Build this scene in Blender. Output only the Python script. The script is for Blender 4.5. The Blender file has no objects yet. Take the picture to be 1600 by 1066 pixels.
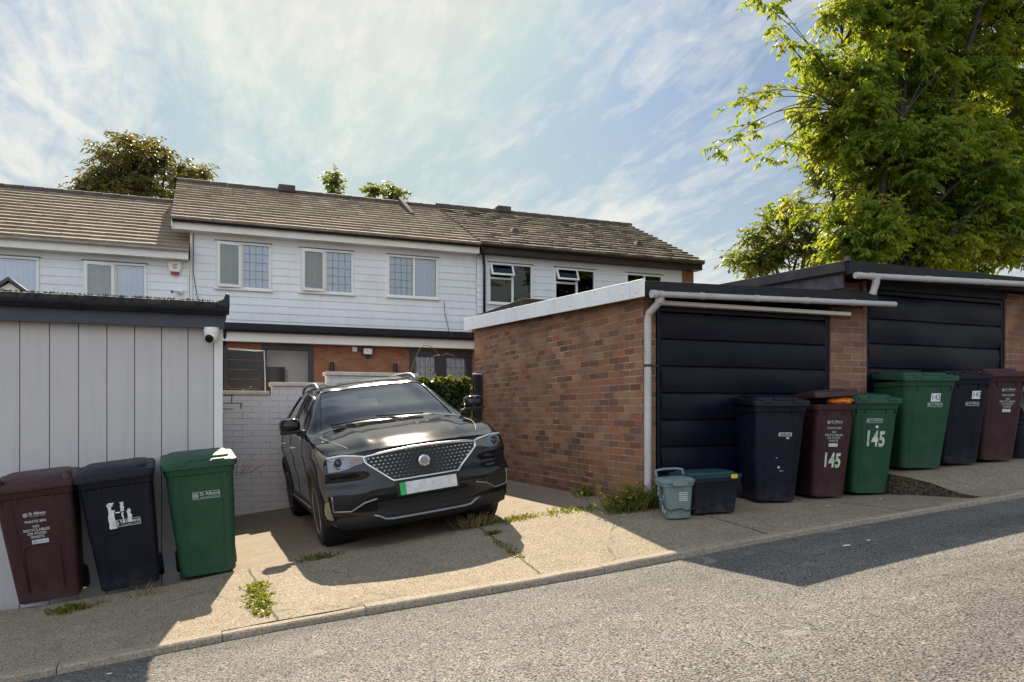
import bpy, bmesh, math, random
import numpy as np
from mathutils import Vector, Matrix

SC = bpy.context.scene
COL = SC.collection
R = math.radians
rnd = random.Random(7)

# ------------------------------------------------------------------ camera
THETA = R(21.8)
ST, CT = math.sin(THETA), math.cos(THETA)
cam_d = bpy.data.cameras.new('camera')
cam = bpy.data.objects.new('camera', cam_d)
COL.objects.link(cam)
cam.location = (0, 0, 0)
cam.rotation_euler = (R(90), 0, -THETA)
cam_d.sensor_width = 36
cam_d.lens = 27.0
cam_d.shift_y = 112 / 1600
cam_d.clip_start = 0.05
cam_d.clip_end = 900
SC.camera = cam


# ------------------------------------------------------------------ helpers
def pchip(xs, ys):
    xs = np.array(xs, float); ys = np.array(ys, float)
    h = np.diff(xs); dl = np.diff(ys) / h
    m = np.zeros_like(xs)
    for i in range(1, len(xs) - 1):
        if dl[i-1] * dl[i] > 0:
            w1 = 2*h[i] + h[i-1]; w2 = h[i] + 2*h[i-1]
            m[i] = (w1 + w2) / (w1/dl[i-1] + w2/dl[i])
    m[0] = dl[0]; m[-1] = dl[-1]
    def f(x):
        x = np.clip(np.asarray(x, float), xs[0], xs[-1])
        i = np.clip(np.searchsorted(xs, x) - 1, 0, len(h) - 1)
        t = (x - xs[i]) / h[i]
        return (ys[i]*(1+2*t)*(1-t)**2 + m[i]*h[i]*t*(1-t)**2 + ys[i+1]*t*t*(3-2*t) + m[i+1]*h[i]*t*t*(t-1))
    return f


def wloc(o):
    v = Vector((0, 0, 0))
    while o is not None:
        v += o.location
        o = o.parent
    return v


def tag(o, label=None, cat=None, group=None, kind=None):
    if label: o['label'] = label
    if cat: o['category'] = cat
    if group: o['group'] = group
    if kind: o['kind'] = kind
    return o


def thing(name, label, cat, loc=(0, 0, 0), rot=(0, 0, 0), group=None):
    o = bpy.data.objects.new(name, None)
    COL.objects.link(o)
    o.location = loc
    o.rotation_euler = rot
    o.empty_display_size = 0.1
    return tag(o, label, cat, group)


class MB:
    """collects geometry, then links it as ONE mesh object"""
    def __init__(s):
        s.v = []; s.f = []; s.m = []; s.mi = 0

    def add(s, vs, fs):
        b = len(s.v)
        s.v += [tuple(v) for v in vs]
        for f in fs:
            s.f.append(tuple(b + i for i in f)); s.m.append(s.mi)
        return s

    def box(s, x0, x1, y0, y1, z0, z1):
        return s.add([(x0,y0,z0),(x1,y0,z0),(x1,y1,z0),(x0,y1,z0),(x0,y0,z1),(x1,y0,z1),(x1,y1,z1),(x0,y1,z1)],
                     [(0,3,2,1),(4,5,6,7),(0,1,5,4),(1,2,6,5),(2,3,7,6),(3,0,4,7)])

    def hexa(s, p):   # 8 points, bottom 4 ccw then top 4
        return s.add(p, [(0,3,2,1),(4,5,6,7),(0,1,5,4),(1,2,6,5),(2,3,7,6),(3,0,4,7)])

    def quad(s, a, b, c, d):
        return s.add([a, b, c, d], [(0, 1, 2, 3)])

    def tube(s, pts, r, n=8, cap=True, closed=False):
        pts = [Vector(p) for p in pts]
        rs = r if isinstance(r, (list, tuple)) else [r] * len(pts)
        rings = []
        up = None
        N = len(pts)
        for i, p in enumerate(pts):
            if closed:
                d = (pts[(i+1) % N] - pts[i-1]).normalized()
            else:
                d = (pts[min(i+1, N-1)] - pts[max(i-1, 0)])
                d = d.normalized() if d.length > 1e-9 else Vector((0, 0, 1))
            if up is None:
                up = Vector((0, 0, 1)) if abs(d.z) < .9 else Vector((1, 0, 0))
            a = d.cross(up)
            if a.length < 1e-6: a = d.orthogonal()
            a.normalize()
            b = a.cross(d).normalized()
            up = b
            rings.append([p + (a*math.cos(2*math.pi*k/n) + b*math.sin(2*math.pi*k/n)) * rs[i] for k in range(n)])
        vs = [q for rg in rings for q in rg]
        fs = []
        M = N if closed else N - 1
        for i in range(M):
            j = (i+1) % N
            for k in range(n):
                fs.append((i*n+k, i*n+(k+1) % n, j*n+(k+1) % n, j*n+k))
        if cap and not closed:
            fs.append(tuple(range(n-1, -1, -1)))
            fs.append(tuple((N-1)*n + k for k in range(n)))
        return s.add(vs, fs)

    def grid(s, P, closed_u=False, closed_v=False, skip=None, flip=False):
        nu = len(P); nv = len(P[0])
        vs = [q for row in P for q in row]
        fs = []
        for i in range(nu if closed_u else nu - 1):
            for j in range(nv if closed_v else nv - 1):
                if skip and skip(i, j): continue
                i2 = (i+1) % nu; j2 = (j+1) % nv
                f = (i*nv+j, i2*nv+j, i2*nv+j2, i*nv+j2)
                fs.append(f[::-1] if flip else f)
        return s.add(vs, fs)

    def loft(s, rings, cap0=True, cap1=True):
        n = len(rings[0])
        s.grid(rings, closed_v=True, flip=True)
        b = len(s.v) - n*len(rings)
        if cap0: s.f.append(tuple(b + k for k in range(n-1, -1, -1))); s.m.append(s.mi)
        if cap1: s.f.append(tuple(b + (len(rings)-1)*n + k for k in range(n))); s.m.append(s.mi)
        return s

    def lathe(s, prof, c, axis='z', n=24):
        """prof: (r, h) pairs"""
        rings = []
        for r, h in prof:
            rg = []
            for k in range(n):
                a = 2*math.pi*k/n
                p = (r*math.cos(a), r*math.sin(a), h)
                if axis == 'x': p = (h, r*math.cos(a), r*math.sin(a))
                if axis == 'y': p = (r*math.sin(a), h, r*math.cos(a))
                rg.append((c[0]+p[0], c[1]+p[1], c[2]+p[2]))
            rings.append(rg)
        return s.loft(rings)

    def prism(s, poly, y0, y1, axis='y'):
        """poly: 2D (a,b) ccw; extruded along axis"""
        n = len(poly)
        def P(a, b, t):
            return (a, t, b) if axis == 'y' else ((t, a, b) if axis == 'x' else (a, b, t))
        vs = [P(a, b, y0) for a, b in poly] + [P(a, b, y1) for a, b in poly]
        fs = [tuple(range(n)), tuple(range(2*n-1, n-1, -1))]
        for i in range(n):
            j = (i+1) % n
            fs.append((i, n+i, n+j, j))
        return s.add(vs, fs)

    def build(s, name, mats, parent=None, smooth=False, world=True, bevel=0, seg=2, auto=None, recalc=True, weld=0):
        if not isinstance(mats, (list, tuple)): mats = [mats]
        off = wloc(parent) if (world and parent is not None) else Vector((0, 0, 0))
        me = bpy.data.meshes.new(name)
        me.from_pydata([(v[0]-off.x, v[1]-off.y, v[2]-off.z) for v in s.v], [], s.f)
        for m in mats: me.materials.append(m)
        if len(mats) > 1: me.polygons.foreach_set('material_index', s.m)
        if recalc:
            bm = bmesh.new(); bm.from_mesh(me)
            if weld: bmesh.ops.remove_doubles(bm, verts=bm.verts, dist=weld)
            bmesh.ops.recalc_face_normals(bm, faces=bm.faces)
            bm.to_mesh(me); bm.free()
        # metre-true box-projected UVs
        uv = me.uv_layers.new(name='UVMap')
        nl = len(me.loops)
        if nl:
            co = np.array([(v.co.x+off.x, v.co.y+off.y, v.co.z+off.z) for v in me.vertices])
            li = np.empty(nl, int); me.loops.foreach_get('vertex_index', li)
            nor = np.empty(len(me.polygons)*3); me.polygons.foreach_get('normal', nor); nor = np.abs(nor.reshape(-1, 3))
            tot = np.empty(len(me.polygons), int); me.polygons.foreach_get('loop_total', tot)
            ax = np.argmax(nor + np.array([0, 0.001, 0]), axis=1)
            axl = np.repeat(ax, tot)
            c = co[li]
            u = np.where(axl == 0, c[:, 1], c[:, 0])
            w = np.where(axl == 2, c[:, 1], c[:, 2])
            uv.data.foreach_set('uv', np.stack([u, w], 1).ravel())
        if smooth:
            me.polygons.foreach_set('use_smooth', [True]*len(me.polygons))
            if auto:
                me.set_sharp_from_angle(angle=R(auto))
        me.update()
        o = bpy.data.objects.new(name, me)
        COL.objects.link(o)
        o.parent = parent
        if bevel:
            b = o.modifiers.new('bevel', 'BEVEL')
            b.width = bevel; b.segments = seg; b.limit_method = 'ANGLE'; b.angle_limit = R(35)
            if not smooth:
                me.polygons.foreach_set('use_smooth', [True]*len(me.polygons))
                me.set_sharp_from_angle(angle=R(50))
        return o


def copy_tree(o, parent=None):
    c = o.copy(); COL.objects.link(c)
    c.parent = parent
    for ch in list(o.children): copy_tree(ch, c)
    return c


# ------------------------------------------------------------------ text
_tc = {}
def text2d(body, size=1.0, bold=0.0, sx=1.0):
    """outline of a line of lettering as flat (x, z) geometry centred on 0"""
    key = (body, bold)
    if key not in _tc:
        cu = bpy.data.curves.new('lettering', 'FONT')
        cu.body = body; cu.align_x = 'CENTER'; cu.align_y = 'CENTER'; cu.offset = bold
        cu.resolution_u = 3
        o = bpy.data.objects.new('lettering', cu); COL.objects.link(o)
        dg = bpy.context.evaluated_depsgraph_get(); dg.update()
        me = bpy.data.meshes.new_from_object(o.evaluated_get(dg))
        _tc[key] = ([(v.co.x, v.co.y) for v in me.vertices], [tuple(p.vertices) for p in me.polygons])
        bpy.data.objects.remove(o); bpy.data.curves.remove(cu); bpy.data.meshes.remove(me)
    v, f = _tc[key]
    return [(x*size*sx, y*size) for x, y in v], f


# ------------------------------------------------------------------ materials
def new_mat(name):
    m = bpy.data.materials.new(name); m.use_nodes = True
    nt = m.node_tree
    b = nt.nodes['Principled BSDF']
    return m, nt, b


def N(nt, t, **kw):
    n = nt.nodes.new(t)
    ins = kw.pop('ins', {})
    for k, v in kw.items(): setattr(n, k, v)
    for k, v in ins.items(): n.inputs[k].default_value = v
    return n


def ramp(nt, fac, stops, interp='LINEAR'):
    r = nt.nodes.new('ShaderNodeValToRGB')
    r.color_ramp.interpolation = interp
    e = r.color_ramp.elements
    while len(e) < len(stops): e.new(0.5)
    for i, (p, c) in enumerate(stops):
        e[i].position = p
        e[i].color = (c, c, c, 1) if isinstance(c, (int, float)) else (*c, 1)
    nt.links.new(fac, r.inputs[0])
    return r.outputs[0]


def mix(nt, a, b, fac, mode='MIX'):
    n = nt.nodes.new('ShaderNodeMix'); n.data_type = 'RGBA'; n.blend_type = mode
    for sock, v in ((n.inputs[0], fac), (n.inputs[6], a), (n.inputs[7], b)):
        if hasattr(v, 'is_linked') or hasattr(v, 'links'):
            nt.links.new(v, sock)
        else:
            sock.default_value = v if isinstance(v, (int, float)) else (*v, 1)
    return n.outputs[2]


def mth(nt, op, a, b=None, c=None):
    n = nt.nodes.new('ShaderNodeMath'); n.operation = op
    for i, v in enumerate((a, b, c)):
        if v is None: continue
        if isinstance(v, (int, float)): n.inputs[i].default_value = v
        else: nt.links.new(v, n.inputs[i])
    return n.outputs[0]


def noise(nt, co, scale, detail=4, rough=.55, dist=0, dims='3D'):
    n = N(nt, 'ShaderNodeTexNoise', noise_dimensions=dims)
    n.inputs['Scale'].default_value = scale; n.inputs['Detail'].default_value = detail
    n.inputs['Roughness'].default_value = rough; n.inputs['Distortion'].default_value = dist
    if co is not None: nt.links.new(co, n.inputs['Vector'])
    return n.outputs[0]


def coords(nt, which='Object'):
    return nt.nodes.new('ShaderNodeTexCoord').outputs[which]


def bump(nt, b, h, strength=.3, dist=.01):
    n = nt.nodes.new('ShaderNodeBump')
    n.inputs['Strength'].default_value = strength; n.inputs['Distance'].default_value = dist
    nt.links.new(h, n.inputs['Height']); nt.links.new(n.outputs[0], b.inputs['Normal'])
    return n


def pmat(name, col, rough=.5, metal=0., coat=0., var=.18, vs=4., bmp=0., bs=60., spec=.5, rv=.12, dirt=None, dirt_amt=.3, streak=0., sdir=(7, 7, .45), scol=.45):
    """painted / plastic / metal surface with worn, uneven tone"""
    m, nt, b = new_mat(name)
    co = coords(nt)
    n1 = noise(nt, co, vs, 5, .6)
    dark = tuple(c*(1-var) for c in col); lite = tuple(min(1, c*(1+var)) for c in col)
    c = ramp(nt, n1, [(.3, dark), (.7, lite)])
    if dirt:
        n2 = noise(nt, co, vs*.6, 6, .7, .6)
        f = ramp(nt, n2, [(.5, 0.), (.75, dirt_amt)])
        c = mix(nt, c, dirt, f)
    if streak:
        mp = nt.nodes.new('ShaderNodeMapping'); mp.inputs['Scale'].default_value = sdir; nt.links.new(co, mp.inputs[0])
        c = mix(nt, c, tuple(x*scol for x in col), ramp(nt, noise(nt, mp.outputs[0], 1.6, 6, .7), [(.5, 0.), (.75, streak)]))
    nt.links.new(c, b.inputs['Base Color'])
    n3 = noise(nt, co, vs*2.3, 4, .6)
    rr = nt.nodes.new('ShaderNodeMapRange')
    rr.inputs['To Min'].default_value = max(.02, rough-rv); rr.inputs['To Max'].default_value = min(1, rough+rv)
    nt.links.new(n3, rr.inputs[0]); nt.links.new(rr.outputs[0], b.inputs['Roughness'])
    b.inputs['Metallic'].default_value = metal
    b.inputs['Coat Weight'].default_value = coat
    b.inputs['Specular IOR Level'].default_value = spec
    if bmp: bump(nt, b, noise(nt, co, bs, 3, .6), bmp, .004)
    return m


def brick_mat(name, cols, mortar, w=.225, h=.075, ms=.006, stain=(.10, .06, .04), stain_amt=.45, bmps=.6, tint=None, grain=.75):
    m, nt, b = new_mat(name)
    uv = coords(nt, 'UV')
    wob = N(nt, 'ShaderNodeVectorMath', operation='ADD')
    nz = N(nt, 'ShaderNodeTexNoise', ins={'Scale': 9.0, 'Detail': 2.0}); nt.links.new(uv, nz.inputs['Vector'])
    sc = N(nt, 'ShaderNodeVectorMath', operation='MULTIPLY_ADD')
    nt.links.new(nz.outputs[1], sc.inputs[0]); sc.inputs[1].default_value = (.012, .006, 0); sc.inputs[2].default_value = (-.006, -.003, 0)
    nt.links.new(uv, wob.inputs[0]); nt.links.new(sc.outputs[0], wob.inputs[1])
    bt = N(nt, 'ShaderNodeTexBrick', offset=.5, offset_frequency=2, squash=1.0, squash_frequency=2)
    bt.inputs['Color1'].default_value = (0, 0, 0, 1); bt.inputs['Color2'].default_value = (1, 1, 1, 1)
    bt.inputs['Scale'].default_value = 1.0; bt.inputs['Mortar Size'].default_value = ms
    bt.inputs['Mortar Smooth'].default_value = .25; bt.inputs['Bias'].default_value = 0
    bt.inputs['Brick Width'].default_value = w; bt.inputs['Row Height'].default_value = h
    nt.links.new(wob.outputs[0], bt.inputs['Vector'])
    st = [(i / (len(cols)-1), c) for i, c in enumerate(cols)]
    c = ramp(nt, bt.outputs['Color'], st)
    fine = noise(nt, uv, 45, 5, .65)
    c = mix(nt, c, ramp(nt, fine, [(.3, .62), (.7, 1.15)]), grain, 'MULTIPLY')
    big = noise(nt, uv, 1.3, 5, .6, .5)
    mort = mix(nt, mortar, tuple(x*.45 for x in mortar), ramp(nt, noise(nt, uv, 3.1, 4, .6), [(.35, 0.), (.65, 1.)]))
    mf = mth(nt, 'MULTIPLY', bt.outputs['Fac'], ramp(nt, noise(nt, uv, 6, 4, .6), [(.3, .45), (.6, 1.)]))
    c = mix(nt, c, mort, mf)
    c = mix(nt, c, stain, ramp(nt, big, [(.48, 0.), (.72, stain_amt)]))
    if tint:
        c = mix(nt, c, tint, ramp(nt, noise(nt, uv, .9, 4, .6, .3), [(.5, 0.), (.75, .5)]))
    nt.links.new(c, b.inputs['Base Color'])
    b.inputs['Roughness'].default_value = .9
    b.inputs['Specular IOR Level'].default_value = .25
    hgt = mth(nt, 'ADD', mth(nt, 'MULTIPLY', bt.outputs['Fac'], -1.0), mth(nt, 'MULTIPLY', fine, .5))
    bump(nt, b, hgt, bmps, .006)
    return m


def aggregate_mat(name, base, dark, lite, scale, patch, rough=.9, bmp=.5, dist=.006, patch_s=.7, crack=False, gap=.12, joints=(), worn=None, contrast=1.0, lanes=False, stain=.5):
    """stony ground: irregular pale chips with dark pits between them, worn patches, stains"""
    m, nt, b = new_mat(name)
    co = coords(nt)
    vo = N(nt, 'ShaderNodeTexVoronoi', feature='F1'); vo.inputs['Scale'].default_value = scale*1.1; vo.inputs['Randomness'].default_value = 1
    nt.links.new(co, vo.inputs['Vector'])
    sep = nt.nodes.new('ShaderNodeSeparateColor'); nt.links.new(vo.outputs['Color'], sep.inputs[0])
    c = ramp(nt, sep.outputs[0], [(.0, tuple(x*.75 for x in base)), (.4, base), (.75, base), (1., lite)])
    hue = ramp(nt, sep.outputs[1], [(0, (1.06, .97, .90)), (.5, (1, 1, 1)), (1, (.95, 1., 1.04))])
    c = mix(nt, c, hue, .8, 'MULTIPLY')
    n1 = noise(nt, co, patch_s, 6, .65, .4)
    c = mix(nt, c, patch, ramp(nt, n1, [(.42, 0.), (.7, .6)]))
    pit = noise(nt, co, scale*.95, 2.5, .62)
    lo = tuple(x/max(y, .001) for x, y in zip(dark, base))
    c = mix(nt, c, ramp(nt, pit, [(.35, lo), (.425, tuple(.5*(x+1) for x in lo)), (.50, 1.0), (.62, 1.05), (.70, 1.35)]), contrast, 'MULTIPLY')
    n2 = noise(nt, co, patch_s*7, 5, .7)
    c = mix(nt, c, ramp(nt, n2, [(.25, .7), (.75, 1.2)]), .6, 'MULTIPLY')
    n4 = noise(nt, co, 1.7, 7, .75, 1.2)
    c = mix(nt, c, (dark[0], dark[1], dark[2]), ramp(nt, n4, [(.60, 0.), (.74, stain)]))
    if lanes:
        mp = nt.nodes.new('ShaderNodeMapping'); mp.inputs['Scale'].default_value = (.16, 1.1, 1); mp.inputs['Rotation'].default_value = (0, 0, .03); nt.links.new(co, mp.inputs[0])
        c = mix(nt, c, ramp(nt, noise(nt, mp.outputs[0], 1.0, 4, .55), [(.35, .72), (.5, 1.0), (.68, 1.18)]), 1.0, 'MULTIPLY')
        spots = N(nt, 'ShaderNodeTexVoronoi', feature='F1'); spots.inputs['Scale'].default_value = .9; nt.links.new(co, spots.inputs['Vector'])
        c = mix(nt, c, (.03, .03, .032), ramp(nt, mth(nt, 'ADD', spots.outputs['Distance'], mth(nt, 'MULTIPLY', noise(nt, co, 9, 4, .6), .12)), [(.10, .55), (.17, 0.)]))
    if worn:
        n5 = noise(nt, co, 2.3, 3, .5, .3)
        c = mix(nt, c, worn, ramp(nt, n5, [(.69, 0.), (.73, .75)]))
    if crack:
        vc = N(nt, 'ShaderNodeTexVoronoi', feature='DISTANCE_TO_EDGE'); vc.inputs['Scale'].default_value = .38
        ad = N(nt, 'ShaderNodeVectorMath', operation='MULTIPLY_ADD')
        nn = N(nt, 'ShaderNodeTexNoise', ins={'Scale': 3.0, 'Detail': 6.0}); nt.links.new(co, nn.inputs['Vector'])
        nt.links.new(nn.outputs[1], ad.inputs[0]); ad.inputs[1].default_value = (.35, .35, .35); nt.links.new(co, ad.inputs[2])
        nt.links.new(ad.outputs[0], vc.inputs['Vector'])
        c = mix(nt, c, (.03, .025, .02), ramp(nt, vc.outputs['Distance'], [(.001, .45), (.004, 0.)]))
    if joints:
        sx = nt.nodes.new('ShaderNodeSeparateXYZ'); nt.links.new(co, sx.inputs[0])
        wv = mth(nt, 'MULTIPLY_ADD', noise(nt, co, 3.5, 4, .7), .10, -.05)
        for jx, sl_ in joints:
            dx = mth(nt, 'ABSOLUTE', mth(nt, 'ADD', mth(nt, 'ADD', mth(nt, 'MULTIPLY_ADD', sx.outputs[1], sl_, -jx - 6*sl_), sx.outputs[0]), wv))
            c = mix(nt, c, (.035, .028, .02), ramp(nt, dx, [(.005, .85), (.013, 0.)]))
    nt.links.new(c, b.inputs['Base Color'])
    b.inputs['Roughness'].default_value = rough
    b.inputs['Specular IOR Level'].default_value = .3
    h = mth(nt, 'ADD', ramp(nt, pit, [(.28, 0.), (.5, 1.)]), mth(nt, 'MULTIPLY', n2, .6))
    bump(nt, b, h, bmp, dist)
    return m


def leaf_mat(name, cols, trans=.45, tcol=None):
    m, nt, b = new_mat(name)
    at = N(nt, 'ShaderNodeAttribute', attribute_name='tone')
    st = [(i/(len(cols)-1), c) for i, c in enumerate(cols)]
    c = ramp(nt, at.outputs['Fac'], st)
    nt.links.new(c, b.inputs['Base Color'])
    b.inputs['Roughness'].default_value = .45
    b.inputs['Specular IOR Level'].default_value = .35
    t = nt.nodes.new('ShaderNodeBsdfTranslucent')
    tc = mix(nt, c, tcol or (.55, .6, .05), .35)
    tc = mix(nt, tc, (1.25, 1.2, .7), 1.0, 'MULTIPLY')
    nt.links.new(tc, t.inputs[0])
    ms = nt.nodes.new('ShaderNodeMixShader'); ms.inputs[0].default_value = trans
    nt.links.new(b.outputs[0], ms.inputs[1]); nt.links.new(t.outputs[0], ms.inputs[2])
    nt.links.new(ms.outputs[0], nt.nodes['Material Output'].inputs[0])
    return m


def glass_mat(name, tint=(.8, .87, .87), refl=.10, rough=.0, boost=1.0):
    m, nt, b = new_mat(name)
    nt.nodes.remove(b)
    tr = nt.nodes.new('ShaderNodeBsdfTransparent'); tr.inputs[0].default_value = (*tint, 1)
    gl = nt.nodes.new('ShaderNodeBsdfGlossy'); gl.inputs['Roughness'].default_value = rough; gl.inputs[0].default_value = (1, 1, 1, 1)
    co = coords(nt)
    nb = nt.nodes.new('ShaderNodeBump'); nb.inputs['Strength'].default_value = .06; nb.inputs['Distance'].default_value = .02
    nt.links.new(noise(nt, co, 2.2, 2, .5), nb.inputs['Height']); nt.links.new(nb.outputs[0], gl.inputs['Normal'])
    fr = nt.nodes.new('ShaderNodeFresnel'); fr.inputs[0].default_value = 1.5
    f = mth(nt, 'ADD', mth(nt, 'MULTIPLY', fr.outputs[0], boost), refl)
    f = mth(nt, 'MINIMUM', f, 1.0)
    ms = nt.nodes.new('ShaderNodeMixShader'); nt.links.new(f, ms.inputs[0])
    nt.links.new(tr.outputs[0], ms.inputs[1]); nt.links.new(gl.outputs[0], ms.inputs[2])
    nt.links.new(ms.outputs[0], nt.nodes['Material Output'].inputs[0])
    return m


M = {}
BR = [(.12, .065, .05), (.22, .095, .058), (.30, .13, .07), (.35, .19, .11), (.28, .12, .065), (.16, .09, .07), (.33, .14, .07), (.24, .14, .09), (.38, .21, .125)]
M['brick'] = brick_mat('red_brick', BR, (.48, .38, .27), tint=(.30, .165, .08), stain=(.14,.085,.055), ms=.0065, bmps=.9)
M['brick_pier'] = brick_mat('pier_brick', [(.20, .10, .07), (.28, .12, .075), (.33, .17, .11), (.24, .13, .10)], (.36, .29, .22))
M['brick_house'] = brick_mat('house_brick', [(.32, .13, .07), (.40, .17, .09), (.36, .16, .10), (.28, .12, .075), (.44, .20, .11)], (.36, .24, .16), ms=.004, stain_amt=.2)
M['white_wall'] = brick_mat('painted_brick', [(.80, .73, .72), (.84, .77, .76), (.82, .75, .73)], (.74, .67, .66), w=.24, h=.082, ms=.005, stain=(.60, .51, .48), stain_amt=.25, bmps=.28, grain=.25)
M['coping'] = pmat('coping_stone', (.66, .60, .50), .85, var=.15, vs=6, bmp=.3, dirt=(.30, .25, .2), dirt_amt=.5)
M['clad'] = pmat('white_weatherboard', (.79, .80, .83), .55, var=.05, vs=1.2, bmp=.08, bs=30, dirt=(.60, .57, .52), dirt_amt=.25, streak=.25, sdir=(4, 4, .6), scol=.6)
M['white_trim'] = pmat('white_trim_paint', (.80, .78, .73), .5, var=.05, vs=2, dirt=(.55, .48, .40), dirt_amt=.35)
M['upvc'] = pmat('white_plastic_frame', (.82, .81, .78), .35, var=.04, vs=3, dirt=(.6, .55, .5), dirt_amt=.15)
M['white_panel'] = pmat('white_fascia_board', (.83, .84, .84), .45, var=.05, vs=3, bmp=.05, bs=20, dirt=(.55, .52, .48), dirt_amt=.3, streak=.3, sdir=(5, 5, .8), scol=.6)
M['grey_pipe'] = pmat('grey_white_pipe', (.44, .42, .41), .5, var=.12, vs=5, dirt=(.25, .2, .17), dirt_amt=.5)
M['black_gutter'] = pmat('black_gutter_plastic', (.010, .010, .016), .4, var=.2, vs=4, spec=.35, dirt=(.05, .045, .042), dirt_amt=.3)
M['dark_board'] = pmat('dark_painted_board', (.012, .011, .016), .6, var=.25, vs=5, bmp=.15, bs=40, spec=.3, dirt=(.05, .043, .042), dirt_amt=.4)
M['brown_board'] = pmat('dark_brown_board', (.030, .017, .014), .6, var=.25, vs=5, dirt=(.09, .07, .06), dirt_amt=.3)
M['felt'] = pmat('roof_felt', (.045, .043, .045), .9, var=.3, vs=8, bmp=.4, bs=90, dirt=(.10, .09, .075), dirt_amt=.5)
M['old_wood'] = pmat('weathered_wood', (.085, .075, .085), .8, var=.45, vs=7, bmp=.5, bs=35)
M['navy_door'] = pmat('navy_black_steel', (.003, .0034, .011), .40, var=.3, vs=2.5, spec=.2, bmp=.25, bs=3.5, dirt=(.014, .012, .02), dirt_amt=.5, rv=.15, streak=.6, sdir=(.7, .7, 9), scol=3.2)
M['shed'] = pmat('grey_shed_paint', (.50, .475, .475), .6, var=.05, vs=1.5, bmp=.06, bs=80, dirt=(.45, .42, .42), dirt_amt=.3, streak=.35, scol=.6)
M['shed_gap'] = pmat('shadow_gap', (.12, .11, .115), .9)
M['shed_trim'] = pmat('pale_corner_trim', (.70, .68, .67), .5, var=.05)
M['shed_fascia'] = pmat('slate_blue_fascia', (.035, .038, .062), .45, var=.15, vs=3, dirt=(.12, .11, .12), dirt_amt=.3)
M['glass'] = glass_mat('window_glass', (.84, .89, .94), .08)
M['glass_dark'] = glass_mat('window_glass_dark', (.35, .38, .40), .015)
M['glass_clear'] = glass_mat('clear_glass', (.93, .94, .93), .0, boost=.8)
M['lead'] = pmat('lead_strip', (.10, .13, .18), .7, var=.2)
M['curtain'] = pmat('net_curtain', (.76, .80, .88), .9, var=.06, vs=8)
M['curtain_g'] = pmat('grey_green_curtain', (.24, .25, .20), .9, var=.25, vs=3)
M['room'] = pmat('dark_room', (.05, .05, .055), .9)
M['tan_room'] = pmat('hall_wall', (.62, .50, .47), .9, var=.05)
M['black_frame'] = pmat('anthracite_frame', (.022, .022, .032), .4, var=.2)
M['black_metal'] = pmat('black_metal', (.014, .014, .018), .4, var=.2, metal=.0)
M['white_metal'] = pmat('pale_metal_edge', (.62, .63, .66), .35, metal=.3)
M['lamp_face'] = pmat('floodlight_face', (.75, .73, .68), .3, var=.1, vs=20)
M['red'] = pmat('red_plastic', (.30, .02, .035), .4)
M['lens'] = pmat('black_lens', (.006, .006, .01), .08)
M['asphalt'] = aggregate_mat('chipped_asphalt', (.20, .188, .172), (.015, .015, .019), (.36, .34, .305), 92, (.17, .16, .146), bmp=.9, dist=.008, patch_s=.45, worn=(.27, .255, .23), lanes=True)
M['apron'] = aggregate_mat('exposed_aggregate', (.32, .265, .19), (.09, .07, .05), (.47, .40, .30), 100, (.26, .21, .15), bmp=.5, dist=.004, patch_s=.8, crack=True, joints=((.40, .05), (2.36, -.04), (-1.7, .0), (4.35, .06), (5.95, 0.)))
M['pad'] = aggregate_mat('worn_concrete', (.27, .222, .165), (.15, .12, .09), (.36, .31, .24), 120, (.33, .265, .185), bmp=.25, dist=.003, patch_s=1.1, contrast=.6, crack=True)
M['kerb'] = aggregate_mat('kerb_concrete', (.35, .295, .225), (.19, .155, .12), (.44, .39, .31), 110, (.28, .235, .185), bmp=.3, dist=.003, patch_s=2.0)
M['earth'] = aggregate_mat('earth', (.07, .05, .038), (.03, .022, .017), (.12, .09, .065), 45, (.06, .055, .03), bmp=1.0, dist=.02)
M['ground'] = aggregate_mat('far_ground', (.07, .08, .035), (.04, .045, .02), (.11, .11, .05), 6, (.08, .075, .04), bmp=.4, dist=.05)
M['garden'] = aggregate_mat('garden_paving', (.26, .23, .20), (.18, .16, .14), (.33, .30, .27), 40, (.22, .2, .17), bmp=.2)
M['trunk'] = pmat('bark', (.045, .034, .027), .9, var=.4, vs=6, bmp=.8, bs=22)
M['leaf_big'] = leaf_mat('chestnut_leaf', [(.06, .12, .028), (.115, .195, .03), (.18, .25, .032), (.26, .29, .035), (.33, .26, .035)], .58)
M['leaf_oak'] = leaf_mat('oak_leaf', [(.055, .085, .025), (.09, .125, .03), (.13, .15, .035)], .42)
M['leaf_back'] = leaf_mat('autumn_leaf', [(.065, .085, .028), (.095, .115, .033), (.13, .13, .038), (.17, .13, .045)], .35, (.45, .36, .1))
M['ivy'] = leaf_mat('ivy_leaf', [(.012, .028, .008), (.03, .06, .014), (.06, .10, .02), (.16, .20, .06)], .3)
M['weed'] = leaf_mat('weed_leaf', [(.06, .085, .012), (.11, .14, .016), (.17, .18, .02)], .35)
M['grass'] = leaf_mat('dry_grass_blade', [(.04, .05, .015), (.09, .10, .025), (.17, .15, .05)], .35)
M['straw'] = leaf_mat('straw', [(.16, .12, .06), (.26, .20, .10)], .3, (1, .8, .4))
M['yellow'] = pmat('yellow_petal', (.65, .45, .03), .6)
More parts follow.
